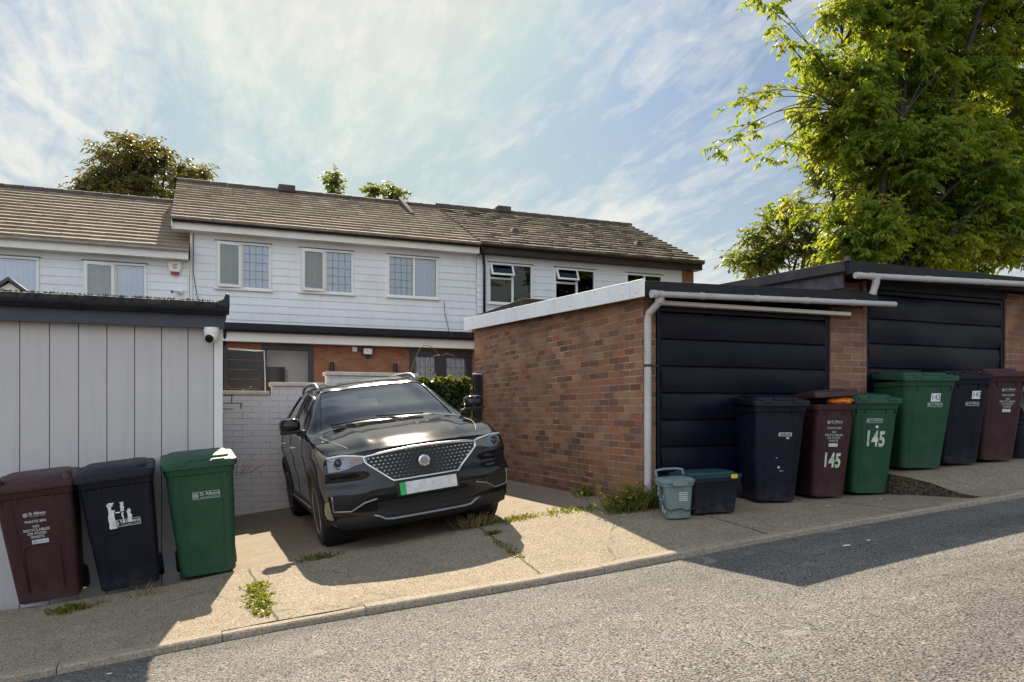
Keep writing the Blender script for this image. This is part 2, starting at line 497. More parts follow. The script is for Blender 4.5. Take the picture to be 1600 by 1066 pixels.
# ------------------------------------------------------------------ ground shape (z = 0 is eye level; X along the terrace, Y away from the road)
zk = pchip([-60, -30, -8, -1.1, .42, 2.34, 3.33, 4.09, 7.27, 12, 20, 40, 90],
           [-3.6, -3.0, -2.05, -1.51, -1.355, -1.21, -1.125, -1.05, -.80, -.46, .0, .5, .8])
zb = pchip([-60, -30, -8, -1.5, -.05, 1.13, 2.72, 3.6, 4.1, 6.9, 12, 90],
           [-3.6, -3.0, -2.1, -1.53, -1.39, -1.255, -1.05, -.965, -.92, -.905, -.88, -.8])
KY = 5.2


def sm(t):
    t = np.clip(t, 0, 1)
    return t*t*(3-2*t)


def z_apron(x, y):
    t = np.clip((np.asarray(y, float)-KY)/1.45, 0, 1)
    return zk(x) + (zb(x)-zk(x))*t - .013*np.maximum(0, y-6.9)


def z_slab(x, y):
    t = sm((np.asarray(y, float)-KY)/1.0)
    zs = -.655 + .055*(x-7.2)
    return zk(x) + (zs - zk(x))*t


def z_road(x, y):
    return zk(x) - .045 + .045*np.clip(5.1-np.asarray(y, float), 0, 1.9)


def sheet(name, mat, xs, ys, zf, kind='structure'):
    P = [[(x, y, float(zf(x, y))) for y in ys] for x in xs]
    mb = MB(); mb.grid(P, flip=True)
    o = mb.build(name, mat, smooth=True)
    return tag(o, kind=kind)


def ar(a, b, st):
    n = max(1, int(round(abs(b-a)/st)))
    return [a + (b-a)*i/n for i in range(n+1)]


gx = [-400, -150] + ar(-60, -12, 6) + ar(-10, 20, 1) + ar(24, 90, 6) + [150, 400]
gy = [-400, -150, -60, -30, -15, -8] + ar(-7, 14, .75) + [18, 25, 40, 80, 150, 400]
def zg(x, y):
    if y < 5.3: return float(z_road(x, y)) - .10
    return float(min(z_apron(x, y), z_slab(x, y) if x > 6.7 else 9)) - .12
sheet('ground', M['ground'], gx, gy, zg)
sheet('road', M['asphalt'], ar(-40, 60, .5), ar(-8, 5.12, .4), lambda x, y: z_road(x, y) + .004)
# driveway apron of exposed aggregate slabs, and the smoother parking pad behind it
wob = lambda x: 6.93 + .05*math.sin(x*2.3) + .03*math.sin(x*7.1)
P = [[(x, KY + (wob(x)-KY)*t, float(z_apron(x, KY + (wob(x)-KY)*t)) + .004) for t in ar(0, 1, .08)] for x in ar(-14, 6.88, .12)]
tag(MB().grid(P, flip=True).build('pavement', M['apron'], smooth=True), kind='structure')
P = [[(x, wob(x) + .012 + (11.6-wob(x))*t, float(z_apron(x, wob(x) + (11.6-wob(x))*t)) - .012) for t in ar(0, 1, .05)] for x in ar(-.2, 4.3, .12)]
tag(MB().grid(P, flip=True).build('driveway', M['pad'], smooth=True), kind='structure')
# raised slab in front of the right-hand garage, with its broken side face
def sx0(y): return 6.83 + .16*max(0., 6.75-y)/1.5 + .02*math.sin(y*9)
ysl = ar(KY, 6.95, .07)
P = [[(sx0(y) + (26-sx0(y))*t**1.6, y, float(z_slab(sx0(y) + (26-sx0(y))*t**1.6, y)) + .008) for y in ysl] for t in ar(0, 1, .03)]
mb = MB().grid(P, flip=True)
tag(mb.build('raised_pavement', M['apron'], smooth=True), kind='structure')
P = [[(sx0(y) - .05*k - .025*abs(math.sin(y*23+k*3))*(k > 0), y, float(z_slab(sx0(y), y)) + .006 - (float(z_slab(sx0(y), y)) - float(z_apron(6.8, y)) + .05)*k) for y in ysl] for k in (0, .33, .66, 1)]
tag(MB().grid(P).build('earth_bank', M['earth'], smooth=True), kind='structure')
# kerb stones
mb = MB()
x = -14.3
k = 0
while x < 28:
    L = .9
    j = rnd.uniform(-.006, .006)
    xa, xb = x + .0025, x + L - .0025
    za, zb_ = float(zk(xa)) + j + .008, float(zk(xb)) + j + .008
    yo = rnd.uniform(-.008, .008)
    n = 6
    rows = []
    for i in range(n+1):
        xx = xa + (xb-xa)*i/n; zz = za + (zb_-za)*i/n + rnd.uniform(-.003, .003)
        rows.append([(xx, KY+.02+yo, zz-.12), (xx, KY+.02+yo, zz), (xx, KY-.066+yo, zz-.002), (xx, KY-.080+yo+rnd.uniform(-.002, .002), zz-.012), (xx, KY-.085+yo, zz-.14)])
    mb.grid(rows)
    for r_, fl in ((0, 1), (n, 0)):
        mb.add(rows[r_], [(0, 1, 2, 3, 4)])
    x += L
tag(mb.build('kerb', M['kerb'], smooth=True, auto=24), kind='structure')
sheet('garden_ground', M['garden'], ar(-12, 40, 4), [11.78, 14, 18, 24, 40, 60], lambda x, y: -.40)
tag(bpy.data.objects['garden_ground'], kind='structure')


# ------------------------------------------------------------------ houses
HY = 20.0         # front wall plane of the upper storey


def tiles_mesh(mb, x0, x1, ye, ze, yr, zr, n, tw=.30, jit=.004, thick=.07, seed=1):
    """stepped courses of concrete tiles up one roof slope"""
    rr = random.Random(seed)
    d = Vector((0, yr-ye, zr-ze)); L = d.length; d.normalize()
    nrm = Vector((0, -d.z, d.y))
    if nrm.z < 0: nrm = -nrm
    for k in range(n):
        s0 = L*k/n - (.03 if k else .05); s1 = L*(k+1)/n + .05
        s1 = min(s1, L)
        cnt = int(round((x1-x0)/tw))
        for j in range(cnt):
            a = x0 + (x1-x0)*j/cnt + .0015; b = x0 + (x1-x0)*(j+1)/cnt - .0015
            h0 = thick + rr.uniform(-jit, jit); h1 = .006 + rr.uniform(-.002, .002)
            ds = rr.uniform(-jit*1.5, jit*1.5)
            e = Vector((0, ye, ze))
            p = lambda xx, s, h: tuple(Vector((xx, 0, 0)) + e + d*s + nrm*h)
            sk = rr.uniform(-.003, .003)
            mb.hexa([p(a, s0+ds, -.004), p(b, s0+ds, -.004), p(b, s1, -.006), p(a, s1, -.006),
                     p(a, s0+ds, h0+sk), p(b, s0+ds, h0-sk), p(b, s1, h1), p(a, s1, h1)])
    return mb


def roof_mat(name, moss):
    m, nt, b = new_mat(name)
    uv = coords(nt, 'UV')
    bt = N(nt, 'ShaderNodeTexBrick', offset=0.0, squash=1.0)
    bt.inputs['Color1'].default_value = (0, 0, 0, 1); bt.inputs['Color2'].default_value = (1, 1, 1, 1)
    bt.inputs['Scale'].default_value = 1; bt.inputs['Mortar Size'].default_value = 0
    bt.inputs['Brick Width'].default_value = .3; bt.inputs['Row Height'].default_value = .29
    nt.links.new(uv, bt.inputs['Vector'])
    c = ramp(nt, bt.outputs['Color'], [(0, (.27, .215, .165)), (.5, (.345, .285, .215)), (1, (.29, .23, .175))])
    n1 = noise(nt, uv, 14, 5, .7)
    c = mix(nt, c, ramp(nt, n1, [(.3, .55), (.7, 1.2)]), .7, 'MULTIPLY')
    n2 = noise(nt, uv, 1.6, 6, .7, .6)
    c = mix(nt, c, (.075, .065, .035), ramp(nt, n2, [(.62-moss*.22, 0.), (.78-moss*.18, .25+.6*moss)]))
    n3 = noise(nt, uv, 22, 4, .7)
    c = mix(nt, c, (.05, .045, .02), ramp(nt, n3, [(.68-moss*.12, 0.), (.75-moss*.1, .8)]))
    nt.links.new(c, b.inputs['Base Color']); b.inputs['Roughness'].default_value = .88
    b.inputs['Specular IOR Level'].default_value = .3
    bump(nt, b, n1, .5, .008)
    return m
M['tiles'] = roof_mat('concrete_tiles', .12)
M['tiles_mossy'] = roof_mat('mossy_concrete_tiles', 1.0)
M['ridge'] = pmat('ridge_tile', (.075, .058, .055), .85, var=.3, vs=6, bmp=.3, dirt=(.15, .13, .09), dirt_amt=.5)


def boards(x0, x1, z0, z1, holes, y, gauge=.19, lap=.015):
    """weatherboarding: sloping boards, cut round the window openings"""
    mb = MB()
    z = z0
    while z < z1 - .01:
        zt = min(z + gauge, z1)
        cuts = sorted(set([z, zt] + [h for ho in holes for h in ho[2:4] if z < h < zt]))
        for a, b in zip(cuts[:-1], cuts[1:]):
            xs = [x0]
            for (hx0, hx1, hz0, hz1) in sorted(holes):
                if hz0 < (a+b)/2 < hz1: xs += [hx0, hx1]
            xs.append(x1)
            for i in range(0, len(xs), 2):
                if xs[i+1] - xs[i] < .01: continue
                fa = lap*(1-(a-z)/gauge); fb = lap*(1-(b-z)/gauge)
                mb.hexa([(xs[i], y-fa-.004, a), (xs[i+1], y-fa-.004, a), (xs[i+1], y+.03, a), (xs[i], y+.03, a),
                         (xs[i], y-fb-.004, b), (xs[i+1], y-fb-.004, b), (xs[i+1], y+.03, b), (xs[i], y+.03, b)])
        z += gauge
    return mb


def curtain_mesh(x0, x1, z0, z1, y, amp=.018, wl=.09, seed=0):
    rr = random.Random(seed); ph = rr.uniform(0, 6)
    P = []
    n = max(4, int((x1-x0)/.012))
    for i in range(n+1):
        xx = x0 + (x1-x0)*i/n
        w = amp*math.sin(2*math.pi*xx/wl + ph + .8*math.sin(xx*7))
        P.append([(xx, y + w, z0), (xx, y + w*.8, z1)])
    return MB().grid(P)


def window(house, x0, x1, z0, z1, y, lights, seed=0, sill=True, fm='upvc', curtains=True):
    """lights: (x fraction from, to, kind); kind: fixed, leaded, casement (opens outward, hinged left), fanlight (top opens)"""
    fw = .055
    mb = MB()
    yf, yb = y-.035, y+.06
    mb.box(x0, x1, yf, yb, z1-fw, z1); mb.box(x0, x1, yf, yb, z0, z0+fw)
    mb.box(x0, x0+fw, yf, yb, z0+fw, z1-fw); mb.box(x1-fw, x1, yf, yb, z0+fw, z1-fw)
    W = x1-x0
    for (a, b, kd) in lights[:-1]:
        xm = x0 + W*b
        mb.box(xm-.03, xm+.03, yf+.002, yb, z0+fw, z1-fw)
    for (a, b, kd) in lights:
        if kd == 'fanlight':
            zm = z0 + (z1-z0)*.62
            mb.box(x0+W*a+(.03 if a else fw), x0+W*b-(.03 if b < 1 else fw), yf+.003, yb, zm-.03, zm+.03)
    fr = mb.build('window', M[fm], house, bevel=.006)
    if sill:
        MB().box(x0-.04, x1+.04, y-.075, y-.036, z0-.035, z0+.012).build('sill', M[fm], fr, bevel=.006)
        MB().box(x0-.03, x1+.03, y-.05, y-.02, z1+.002, z1+.022).build('drip_strip', M['lead'], fr)
    def pane(xa, xb, za, zc, yy, nm='glass'):
        return MB().box(xa, xb, yy, yy+.012, za, zc).build('pane', M[nm], fr)
    def leads(xa, xb, za, zc, yy, nx, nz):
        m_ = MB()
        for i in range(1, nx):
            xx = xa + (xb-xa)*i/nx; m_.box(xx-.005, xx+.005, yy-.006, yy-.001, za, zc)
        for i in range(1, nz):
            zz = za + (zc-za)*i/nz; m_.box(xa, xb, yy-.007, yy-.002, zz-.005, zz+.005)
        m_.build('leading', M['lead'], fr)
    for i, (a, b, kd) in enumerate(lights):
        xa = x0 + W*a + (.03 if a else fw); xb = x0 + W*b - (.03 if b < 1 else fw)
        za, zc = z0+fw, z1-fw
        if kd in ('fixed', 'leaded', 'dark'):
            pane(xa, xb, za, zc, y+.01, 'glass_dark' if kd == 'dark' else 'glass')
            if kd == 'leaded': leads(xa, xb, za, zc, y+.01, 4, 5)
        elif kd == 'casement':
            root = Vector((xb+.02, yf-.002, 0)); ang = R(9)   # hinged on the mullion side, free edge swung out
            ca, sa = math.cos(ang), math.sin(ang)
            def T(p):
                dx = p[0]-root.x; dy = p[1]-root.y
                return (root.x + dx*ca - dy*sa*0 , root.y + dy + dx*sa, p[2])
            m_ = MB()
            x_, X_ = xa-.025, xb+.02
            for bx in ((x_, X_, zc-.045, zc+.03), (x_, X_, za-.03, za+.045), (x_, x_+.07, za+.045, zc-.045), (X_-.07, X_, za+.045, zc-.045)):
                m_.box(bx[0], bx[1], yf-.045, yf-.004, bx[2], bx[3])
            m_.v = [T(p) for p in m_.v]
            m_.build('sash', M[fm], fr, bevel=.006)
            g = MB().box(x_+.07, X_-.07, yf-.03, yf-.018, za+.045, zc-.045); g.v = [T(p) for p in g.v]
            g.build('pane', M['glass'], fr)
        elif kd == 'fanlight':
            zm = z0 + (z1-z0)*.62
            pane(xa, xb, za, zm-.03, y+.01, 'glass_dark')
            ang = R(24); pz = zc+.02; py = yf-.004
            def T2(p):
                dz = p[2]-pz; dy = p[1]-py
                return (p[0], py + dy*math.cos(ang) + dz*math.sin(ang), pz + dz*math.cos(ang) - dy*math.sin(ang))
            m_ = MB()
            xl, xr = xa-.025, xb+.025; zl, zh = zm+.02, zc+.02
            for bx in ((xl, xr, zh-.055, zh), (xl, xr, zl, zl+.055), (xl, xl+.055, zl+.055, zh-.055), (xr-.055, xr, zl+.055, zh-.055)):
                m_.box(bx[0], bx[1], py-.045, py-.004, bx[2], bx[3])
            m_.v = [T2(p) for p in m_.v]
            m_.build('sash', M[fm], fr, bevel=.006)
            g = MB().box(xl+.055, xr-.055, py-.03, py-.018, zl+.055, zh-.055); g.v = [T2(p) for p in g.v]
            g.build('pane', M['glass_dark'], fr)
        if curtains and kd in ('fixed', 'leaded'):
            curtain_mesh(xa-.02, xb+.02, za-.02, zc+.02, y+.13, .028, .11, seed=seed*7+i).build('net_curtain', M['curtain'], fr, smooth=True)
        if curtains and kd == 'casement':
            curtain_mesh(xa-.02, xb+.02, za-.02, zc+.02, y+.17, .03, .17, seed=seed*7+i).build('net_curtain', M['curtain_g'], fr, smooth=True)
    return fr


def house(label, x0, x1, ze, zr, zfloor, holes, right_gable, mossy, white_eave, vx0, vx1, zwall0):
    h = thing('terraced_house', label, 'house', ((x0+x1)/2, HY, zfloor), group='terraced houses behind the garages')
    ye, yr = 19.62, 24.0
    # walls
    boards(x0+.004, x1-(.43 if right_gable else .004), zwall0, ze-.20, holes, HY).build('weatherboard_wall', M['clad'], h)
    mb = MB()
    for hx0, hx1 in ((x0+.005, x0+.2), (x1-.2, x1-.005)):
        mb.box(hx0, hx1, HY+.04 if not (right_gable and hx1 > x1-.1) else HY-.02, 28.3, zfloor, ze-.21)
    if right_gable:
        mb.box(x1-.43, x1-.2, HY-.02, HY+.2, zfloor, ze-.21)
    mb.box(x0+.2, x1-.2, 28.1, 28.3, zfloor, ze-.21)
    for gx0 in (x0+.006, x1-.2):    # gable triangles
        mb.prism([(HY+.05, ze-.2), (28.3, ze-.2), (yr+.15, zr-.18)], gx0, gx0+.19, 'x')
    mb.build('brick_wall', M['brick_house'], h)
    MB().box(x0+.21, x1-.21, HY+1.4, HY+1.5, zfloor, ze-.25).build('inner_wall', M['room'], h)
    # roof
    mb = MB()
    tiles_mesh(mb, x0+vx0, x1+vx1, ye, ze, yr, zr, 15, seed=int(x0*10)+50, jit=.009 if mossy else .004)
    tiles_mesh(mb, x0+vx0, x1+vx1, 2*yr-ye, ze, yr, zr, 15, tw=1.2)
    rf = mb.build('roof', M['tiles_mossy' if mossy else 'tiles'], h)
    mb = MB()
    xx = x0+vx0; n = int((x1+vx1-xx)/.45)
    for i in range(n):
        a = xx + (x1+vx1-xx)*i/n; b = xx + (x1+vx1-xx)*(i+1)/n
        rr = [[(xe, yr + .15*math.cos(t), zr - .02 + .13*math.sin(t) + dz) for t in ar(-.1, math.pi+.1, .5)] for xe, dz in ((a+.005, 0), (b-.005, .012))]
        mb.grid(rr)
    mb.build('ridge', M['ridge'], rf, smooth=True)
    # eaves
    wt = M['white_trim'] if white_eave else M['brown_board']
    MB().box(x0+vx0+.02, x1+vx1-.02, ye+.05, ye+.075, ze-.24, ze-.025).build('fascia', wt, h)
    MB().box(x0+vx0+.02, x1+vx1-.02, ye+.077, HY+.02, ze-.235, ze-.215).build('soffit', wt, h)
    return h, rf


def gutter(parent, x0, x1, y, z, mat, r=.055, rot=False, brackets=0):
    P = []
    for xx in (x0, x1):
        P.append([(xx, y + r*math.cos(t), z + r*math.sin(t)) for t in ar(math.pi, 2*math.pi, .32)] +
                 [(xx, y + (r-.008)*math.cos(t), z + (r-.008)*math.sin(t)) for t in ar(2*math.pi, math.pi, .32)])
    mb = MB().grid(P, closed_v=True)
    for xx in (x0, x1):
        mb.add([(xx, y + r*math.cos(t), z + r*math.sin(t)) for t in ar(math.pi, 2*math.pi, .32)], [tuple(range(len(ar(math.pi, 2*math.pi, .32))))])
    if brackets:
        for i in range(brackets):
            xx = x0 + (x1-x0)*(i+.5)/brackets
            P = [[(xa, y + (r+.008)*math.cos(t), z + (r+.008)*math.sin(t)) for t in ar(math.pi*.97, 2.03*math.pi, .3)] for xa in (xx-.025, xx+.025)]
            mb.grid(P)
    return mb.build('gutter', mat, parent, smooth=True, auto=50)


def L(*a): return list(a)
W_left = [(-4.85, -3.46, 2.36, 3.48), (-2.59, -1.27, 2.36, 3.49)]
W_main = [(.24, 1.53, 3.03, 4.18), (2.23, 3.57, 3.05, 4.165), (4.46, 5.84, 3.06, 4.17)]
W_right = [(7.29, 8.62, 3.03, 4.17), (9.30, 10.62, 3.03, 4.17), (11.65, 12.92, 3.03, 4.17)]
PX = -.33
hl, rl = house('lower white terraced house at the left end, its roof stepped down below its neighbour', -9.6, PX, 3.86, 5.98, -.9, W_left, False, False, True, 0, -.01, 1.2)
hm, rm = house('middle terraced house in white weatherboard with leaded windows above a brick ground floor', PX+.01, 6.93, 4.56, 6.62, -.40, W_main, False, False, True, -.42, .008, 1.9)
hr, rr_ = house('right-hand terraced house with a mossy roof, dark eaves and black-paned top windows', 6.94, 14.05, 4.60, 6.68, -.40, W_right, True, True, False, .0, .12, -.3)

for w_ in W_left: window(hl, *w_, HY, [(0, .5, 'casement'), (.5, 1, 'fixed')] if w_[0] > -3 else [(0, .3, 'fixed'), (.3, 1, 'fixed')], seed=int(w_[0]*9)+60)
window(hm, *W_main[0], HY, [(0, .47, 'casement'), (.47, 1, 'leaded')], 1)
window(hm, *W_main[1], HY, [(0, .47, 'casement'), (.47, 1, 'leaded')], 2)
window(hm, *W_main[2], HY, [(0, .52, 'leaded'), (.52, 1, 'fixed')], 3)
for w_ in W_right[:2]: window(hr, *w_, HY, [(0, .54, 'fanlight'), (.54, 1, 'dark')], 4, curtains=False)
window(hr, *W_right[2], HY, [(0, .5, 'dark'), (.5, 1, 'dark')], 5, curtains=False)

gutter(hl, -9.6, PX-.02, 19.60, 3.84, M['grey_pipe'], brackets=8)
gutter(hm, PX-.38, 6.9, 19.60, 4.53, M['black_gutter'], brackets=8)
gutter(hr, 6.95, 14.15, 19.60, 4.57, M['brown_board'], brackets=8)
# barge of the middle roof over the lower roof, party strips
MB().prism([(19.62, 4.36), (19.62, 4.54), (24.0, 6.60), (24.0, 6.42)], PX-.40, PX-.37, 'x').build('bargeboard', M['white_trim'], hm)
MB().box(PX+.0, PX+.05, HY-.045, HY-.03, 1.9, 4.33).build('corner_strip', M['white_trim'], hm)
MB().box(PX-.06, PX-.015, HY-.045, HY-.03, 1.2, 3.63).build('corner_strip', M['white_trim'], hl)
MB().tube([(PX+.08, 19.93, 4.3), (PX+.07, 19.92, 3.4), (PX+.14, 19.93, 2.9), (PX+.25, 19.94, 2.3), (PX+.28, 19.95, 1.95)], .009, 5).build('cable', M['black_metal'], hm)
MB().tube([(6.0, 19.94, 3.02), (6.02, 19.94, 2.7), (6.12, 19.94, 2.3), (6.14, 19.94, 1.95)], .008, 5).build('cable', M['black_metal'], hm)
# ridge vents, vent terminal and slope vents
def ridge_vent(rf, x, z):
    MB().box(x-.24, x+.24, 23.78, 24.22, z-.02, z+.20).build('ridge_vent', M['ridge'], rf, bevel=.03)
ridge_vent(rm, 2.28, 6.62); ridge_vent(rr_, 9.25, 6.68)
def slope_pt(x, t, ze, zr, up=0): return (x, 19.62 + 4.38*t, ze + (zr-ze)*t + up)
a = slope_pt(5.75, .62, 4.56, 6.62); c = slope_pt(5.75, 1.0, 4.56, 6.62)
MB().hexa([(5.67, a[1], a[2]), (5.83, a[1], a[2]), (5.83, c[1]-.1, c[2]-.05), (5.67, c[1]-.1, c[2]-.05),
           (5.69, a[1]+.05, a[2]+.13), (5.81, a[1]+.05, a[2]+.13), (5.81, c[1]-.1, c[2]+.22), (5.69, c[1]-.1, c[2]+.22)]).build('vent_terminal', M['felt'], rm, bevel=.02)
for xv, t in ((8.55, .33), (12.65, .28)):
    a = slope_pt(xv, t, 4.60, 6.68)
    MB().hexa([(xv-.14, a[1], a[2]+.03), (xv+.14, a[1], a[2]+.03), (xv+.14, a[1]+.3, a[2]+.16), (xv-.14, a[1]+.3, a[2]+.16),
               (xv-.06, a[1]+.02, a[2]+.20), (xv+.06, a[1]+.02, a[2]+.20), (xv+.06, a[1]+.3, a[2]+.22), (xv-.06, a[1]+.3, a[2]+.22)]).build('slope_vent', M['ridge'], rr_, bevel=.02)
# moss cushions lodged under the tile courses of the right-hand roof
mb = MB()
r2 = random.Random(3)
for i in range(300):
    t = (int(r2.random()**.8*15))/15 + r2.uniform(-.012, .01); xx = r2.uniform(7.0, 14.0)
    if noise_ok := (math.sin(xx*1.7+t*9)+math.sin(xx*.6-t*5) > -.6):
        a = slope_pt(xx, max(0.01, t), 4.60, 6.68, .035)
        rr0 = r2.uniform(.012, .036)
        vs = [(a[0]+rr0*math.cos(q)*1.4, a[1]+rr0*math.sin(q), a[2]+r2.uniform(-.006, .01)) for q in ar(0, 5.3, .9)]
        n_ = len(vs)
        vs.append((a[0], a[1], a[2]+rr0*.9))
        mb.add(vs, [(k_, (k_+1) % n_, n_) for k_ in range(n_)])
tag(mb.build('moss', pmat('moss', (.045, .04, .016), .95, var=.4, vs=20), rr_), kind='stuff')

# gabled porch of the lower house, its top just showing over the shed roof
mb = MB()
px0, pz0 = -3.42, 2.50
mb.prism([(px0-.80, 1.86), (px0+.80, 1.86), (px0, pz0-.05)], 16.95, 19.9); pg_ = mb.build('porch_gable', M['white_trim'], hl)
for s_ in (-1, 1):
    MB().hexa([(px0, 16.85, pz0-.02), (px0+s_*.95, 16.85, pz0-.78), (px0+s_*.95, 19.95, pz0-.78), (px0, 19.95, pz0-.02), (px0, 16.85, pz0+.05), (px0+s_*.95, 16.85, pz0-.70), (px0+s_*.95, 19.95, pz0-.70), (px0, 19.95, pz0+.05)]).build('porch_roof', M['shed_fascia'], pg_)

# ground floor of the middle house: canopy, brick front, door, garden window
GY = 19.0
ZF = -.40
mb = MB()
D0, D1, DT = 1.26, 2.42, 1.60       # door opening
G0, G1, GT, GB = 4.80, 6.46, 1.60, .25
mb.box(-.3, D0, GY, GY+.2, ZF, 1.63); mb.box(D0, D1, GY, GY+.2, DT, 1.63); mb.box(D1, G0, GY, GY+.2, ZF, 1.63)
mb.box(G0, G1, GY, GY+.2, GT, 1.63); mb.box(G0, G1, GY, GY+.2, ZF, GB); mb.box(G1, 6.75, GY, GY+.2, ZF, 1.63)
mb.build('ground_floor_wall', M['brick_house'], hm)
cp = MB().box(-.3, 6.76, 18.62, 19.97, 1.93, 2.05).build('canopy_roof', M['felt'], hm, bevel=.01)
MB().box(-.3, 6.76, 18.585, 18.615, 1.85, 2.055).build('fascia', M['dark_board'], hm, bevel=.006)
MB().box(-.3, 6.76, 18.66, 18.69, 1.635, 1.85).build('fascia', M['white_trim'], hm, bevel=.006)
MB().box(-.3, 6.76, 18.70, 18.99, 1.64, 1.66).build('soffit', M['white_trim'], hm)
gutter(hm, -.3, 6.76, 18.53, 1.905, M['black_gutter'], r=.06, brackets=6)
MB().tube([(.42, 18.60, 1.9), (.42, 18.68, 1.7), (.42, 18.93, 1.5), (.42, 18.93, ZF)], .035, 10).build('downpipe', M['black_gutter'], hm, smooth=True)
d = MB()
for b_ in ((D0, D1, DT-.11, DT), (D0, D0+.10, ZF, DT-.11), (D1-.10, D1, ZF, DT-.11)):
    d.box(b_[0], b_[1], GY-.04, GY+.08, b_[2], b_[3])
dr = d.build('door', M['black_frame'], hm, bevel=.006)
MB().box(D0+.1, D1-.1, GY+.03, GY+.045, .0, DT-.11).build('pane', M['glass_clear'], dr)
mb = MB().box(D0+.02, D1-.02, GY+.50, GY+.52, ZF, 1.62)
mb.build('hall_wall', M['tan_room'], dr)
MB().box(D0+.12, D0+.62, GY+.44, GY+.48, ZF, 1.05).build('inner_door', pmat('brown_inner_door', (.17, .11, .10), .6), dr, bevel=.01)
fr = MB()
gm = (G0+G1)/2
for b_ in ((G0, G1, GT-.17, GT), (G0, G1, GB, GB+.1), (G0, G0+.16, GB+.1, GT-.17), (G1-.16, G1, GB+.1, GT-.17), (gm-.14, gm+.14, GB+.1, GT-.17)):
    fr.box(b_[0], b_[1], GY-.04, GY+.08, b_[2], b_[3])
gw = fr.build('garden_window', M['black_frame'], hm, bevel=.006)
for xa, xb in ((G0+.16, gm-.14), (gm+.14, G1-.16)):
    MB().box(xa, xb, GY+.03, GY+.042, GB+.1, GT-.17).build('pane', M['glass_clear'], gw)
    mb = MB()
    for i in range(1, 4): mb.box(xa+(xb-xa)*i/4-.006, xa+(xb-xa)*i/4+.006, GY+.022, GY+.028, GB+.1, GT-.17)
    for i in range(1, 6): mb.box(xa, xb, GY+.020, GY+.026, GB+.1+.98*i/6-.006, GB+.1+.98*i/6+.006)
    mb.build('leading', M['lead'], gw)
    curtain_mesh(xa, xb, GB+.08, GT-.15, GY+.10, .015, .13, seed=int(xa*10)).build('net_curtain', M['curtain'], gw, smooth=True)

# black downpipe where the two roofs meet
MB().tube([(6.98, 19.60, 4.50), (7.0, 19.66, 4.40), (7.12, 19.90, 4.22), (7.14, 19.90, 4.0), (7.14, 19.90, 2.4)], .036, 10).build('downpipe', M['black_gutter'], hr, smooth=True)
# side extension of the right-hand house
mb = MB(); mb.box(6.80, 11.0, 16.2, 19.95, -.4, 2.42)
mb.build('extension_wall', M['brick_house'], hr)
MB().box(6.72, 11.1, 16.08, 19.96, 2.425, 2.60).build('extension_roof', M['brown_board'], hr, bevel=.01)


def wall_item(name, label, cat, loc): return thing(name, label, cat, loc)

# alarm box
t = thing('alarm_box', 'white shield-shaped alarm box with a red foot on the lower house wall', 'alarm', (-.66, 19.93, 3.45))
sh = lambda s, zz: [(-.15*s, .14*s+zz), (-.15*s, .02*s+zz), (-.09*s, -.15*s+zz), (-.05*s, -.17*s+zz), (.05*s, -.17*s+zz), (.09*s, -.15*s+zz), (.15*s, .02*s+zz), (.15*s, .14*s+zz), (.10*s, .165*s+zz), (-.10*s, .165*s+zz)]
mb = MB(); mb.prism(sh(1, 0), -.02, .045); mb.build('cover', M['upvc'], t, world=False, bevel=.012)
mb = MB(); mb.prism([(-.10, -.095), (-.088, -.158), (-.05, -.176), (.05, -.176), (.088, -.158), (.10, -.095)], -.027, .03); mb.build('strobe', M['red'], t, world=False, bevel=.006)
mb = MB()
for k, (wd, zz) in enumerate(((.05, .07), (.04, .04), (.05, .0), (.03, -.03))):
    mb.box(-wd, -.006, -.026, -.0215, zz-.008, zz+.008); mb.box(.006, wd*.9, -.026, -.0215, zz-.008, zz+.008)
mb.build('lettering', M['red'], t, world=False)

# little bullet camera by the party line
t = thing('security_camera', 'small white bullet camera low on the lower house wall', 'camera', (-.55, 19.95, 2.88))
MB().box(-.06, .06, -.05, .02, -.05, .05).build('bracket', M['upvc'], t, world=False, bevel=.01)
MB().tube([(0, -.04, 0), (-.05, -.10, -.01), (-.16, -.2, -.03)], [.03, .035, .038], 12).build('barrel', M['upvc'], t, world=False, smooth=True, auto=50)
MB().tube([(-.158, -.198, -.03), (-.175, -.213, -.033)], [.03, .03], 12).build('lens', M['lens'], t, world=False)

# floodlight and its junction box
t = thing('floodlight', 'black framed floodlight with a pale face and sensor under the white fascia', 'light', (3.72, 18.97, 1.52))
MB().box(-.13, .13, -.13, -.06, -.10, .08).build('housing', M['black_metal'], t, world=False, bevel=.012)
MB().box(-.105, .105, -.138, -.128, -.08, .06).build('glass_face', M['lamp_face'], t, world=False)
MB().box(-.02, .02, -.08, .03, -.03, .03).build('bracket', M['black_metal'], t, world=False)
MB().lathe([(.0, -.20), (.03, -.19), (.035, -.14), (.02, -.11)], (0, -.09, 0)).build('sensor', M['black_metal'], t, world=False, smooth=True)
t = thing('junction_box', 'small white junction box left of the floodlight', 'box', (3.42, 18.985, 1.56))
MB().box(-.06, .06, -.05, .01, -.06, .06).build('box', M['upvc'], t, world=False, bevel=.01)
for X_, lab in ((2.86, 'black up-down wall lamp right of the dark door frame'), (4.42, 'black up-down wall lamp left of the garden window')):
    t = thing('wall_lamp', lab, 'lamp', (X_, 18.99, 1.10), group='wall lamps on the brick front')
    MB().tube([(0, -.09, -.13), (0, -.09, .13)], .05, 14).build('shade', M['black_metal'], t, world=False, smooth=True, auto=40)
    MB().box(-.03, .03, -.06, .01, -.04, .04).build('bracket', M['black_metal'], t, world=False)

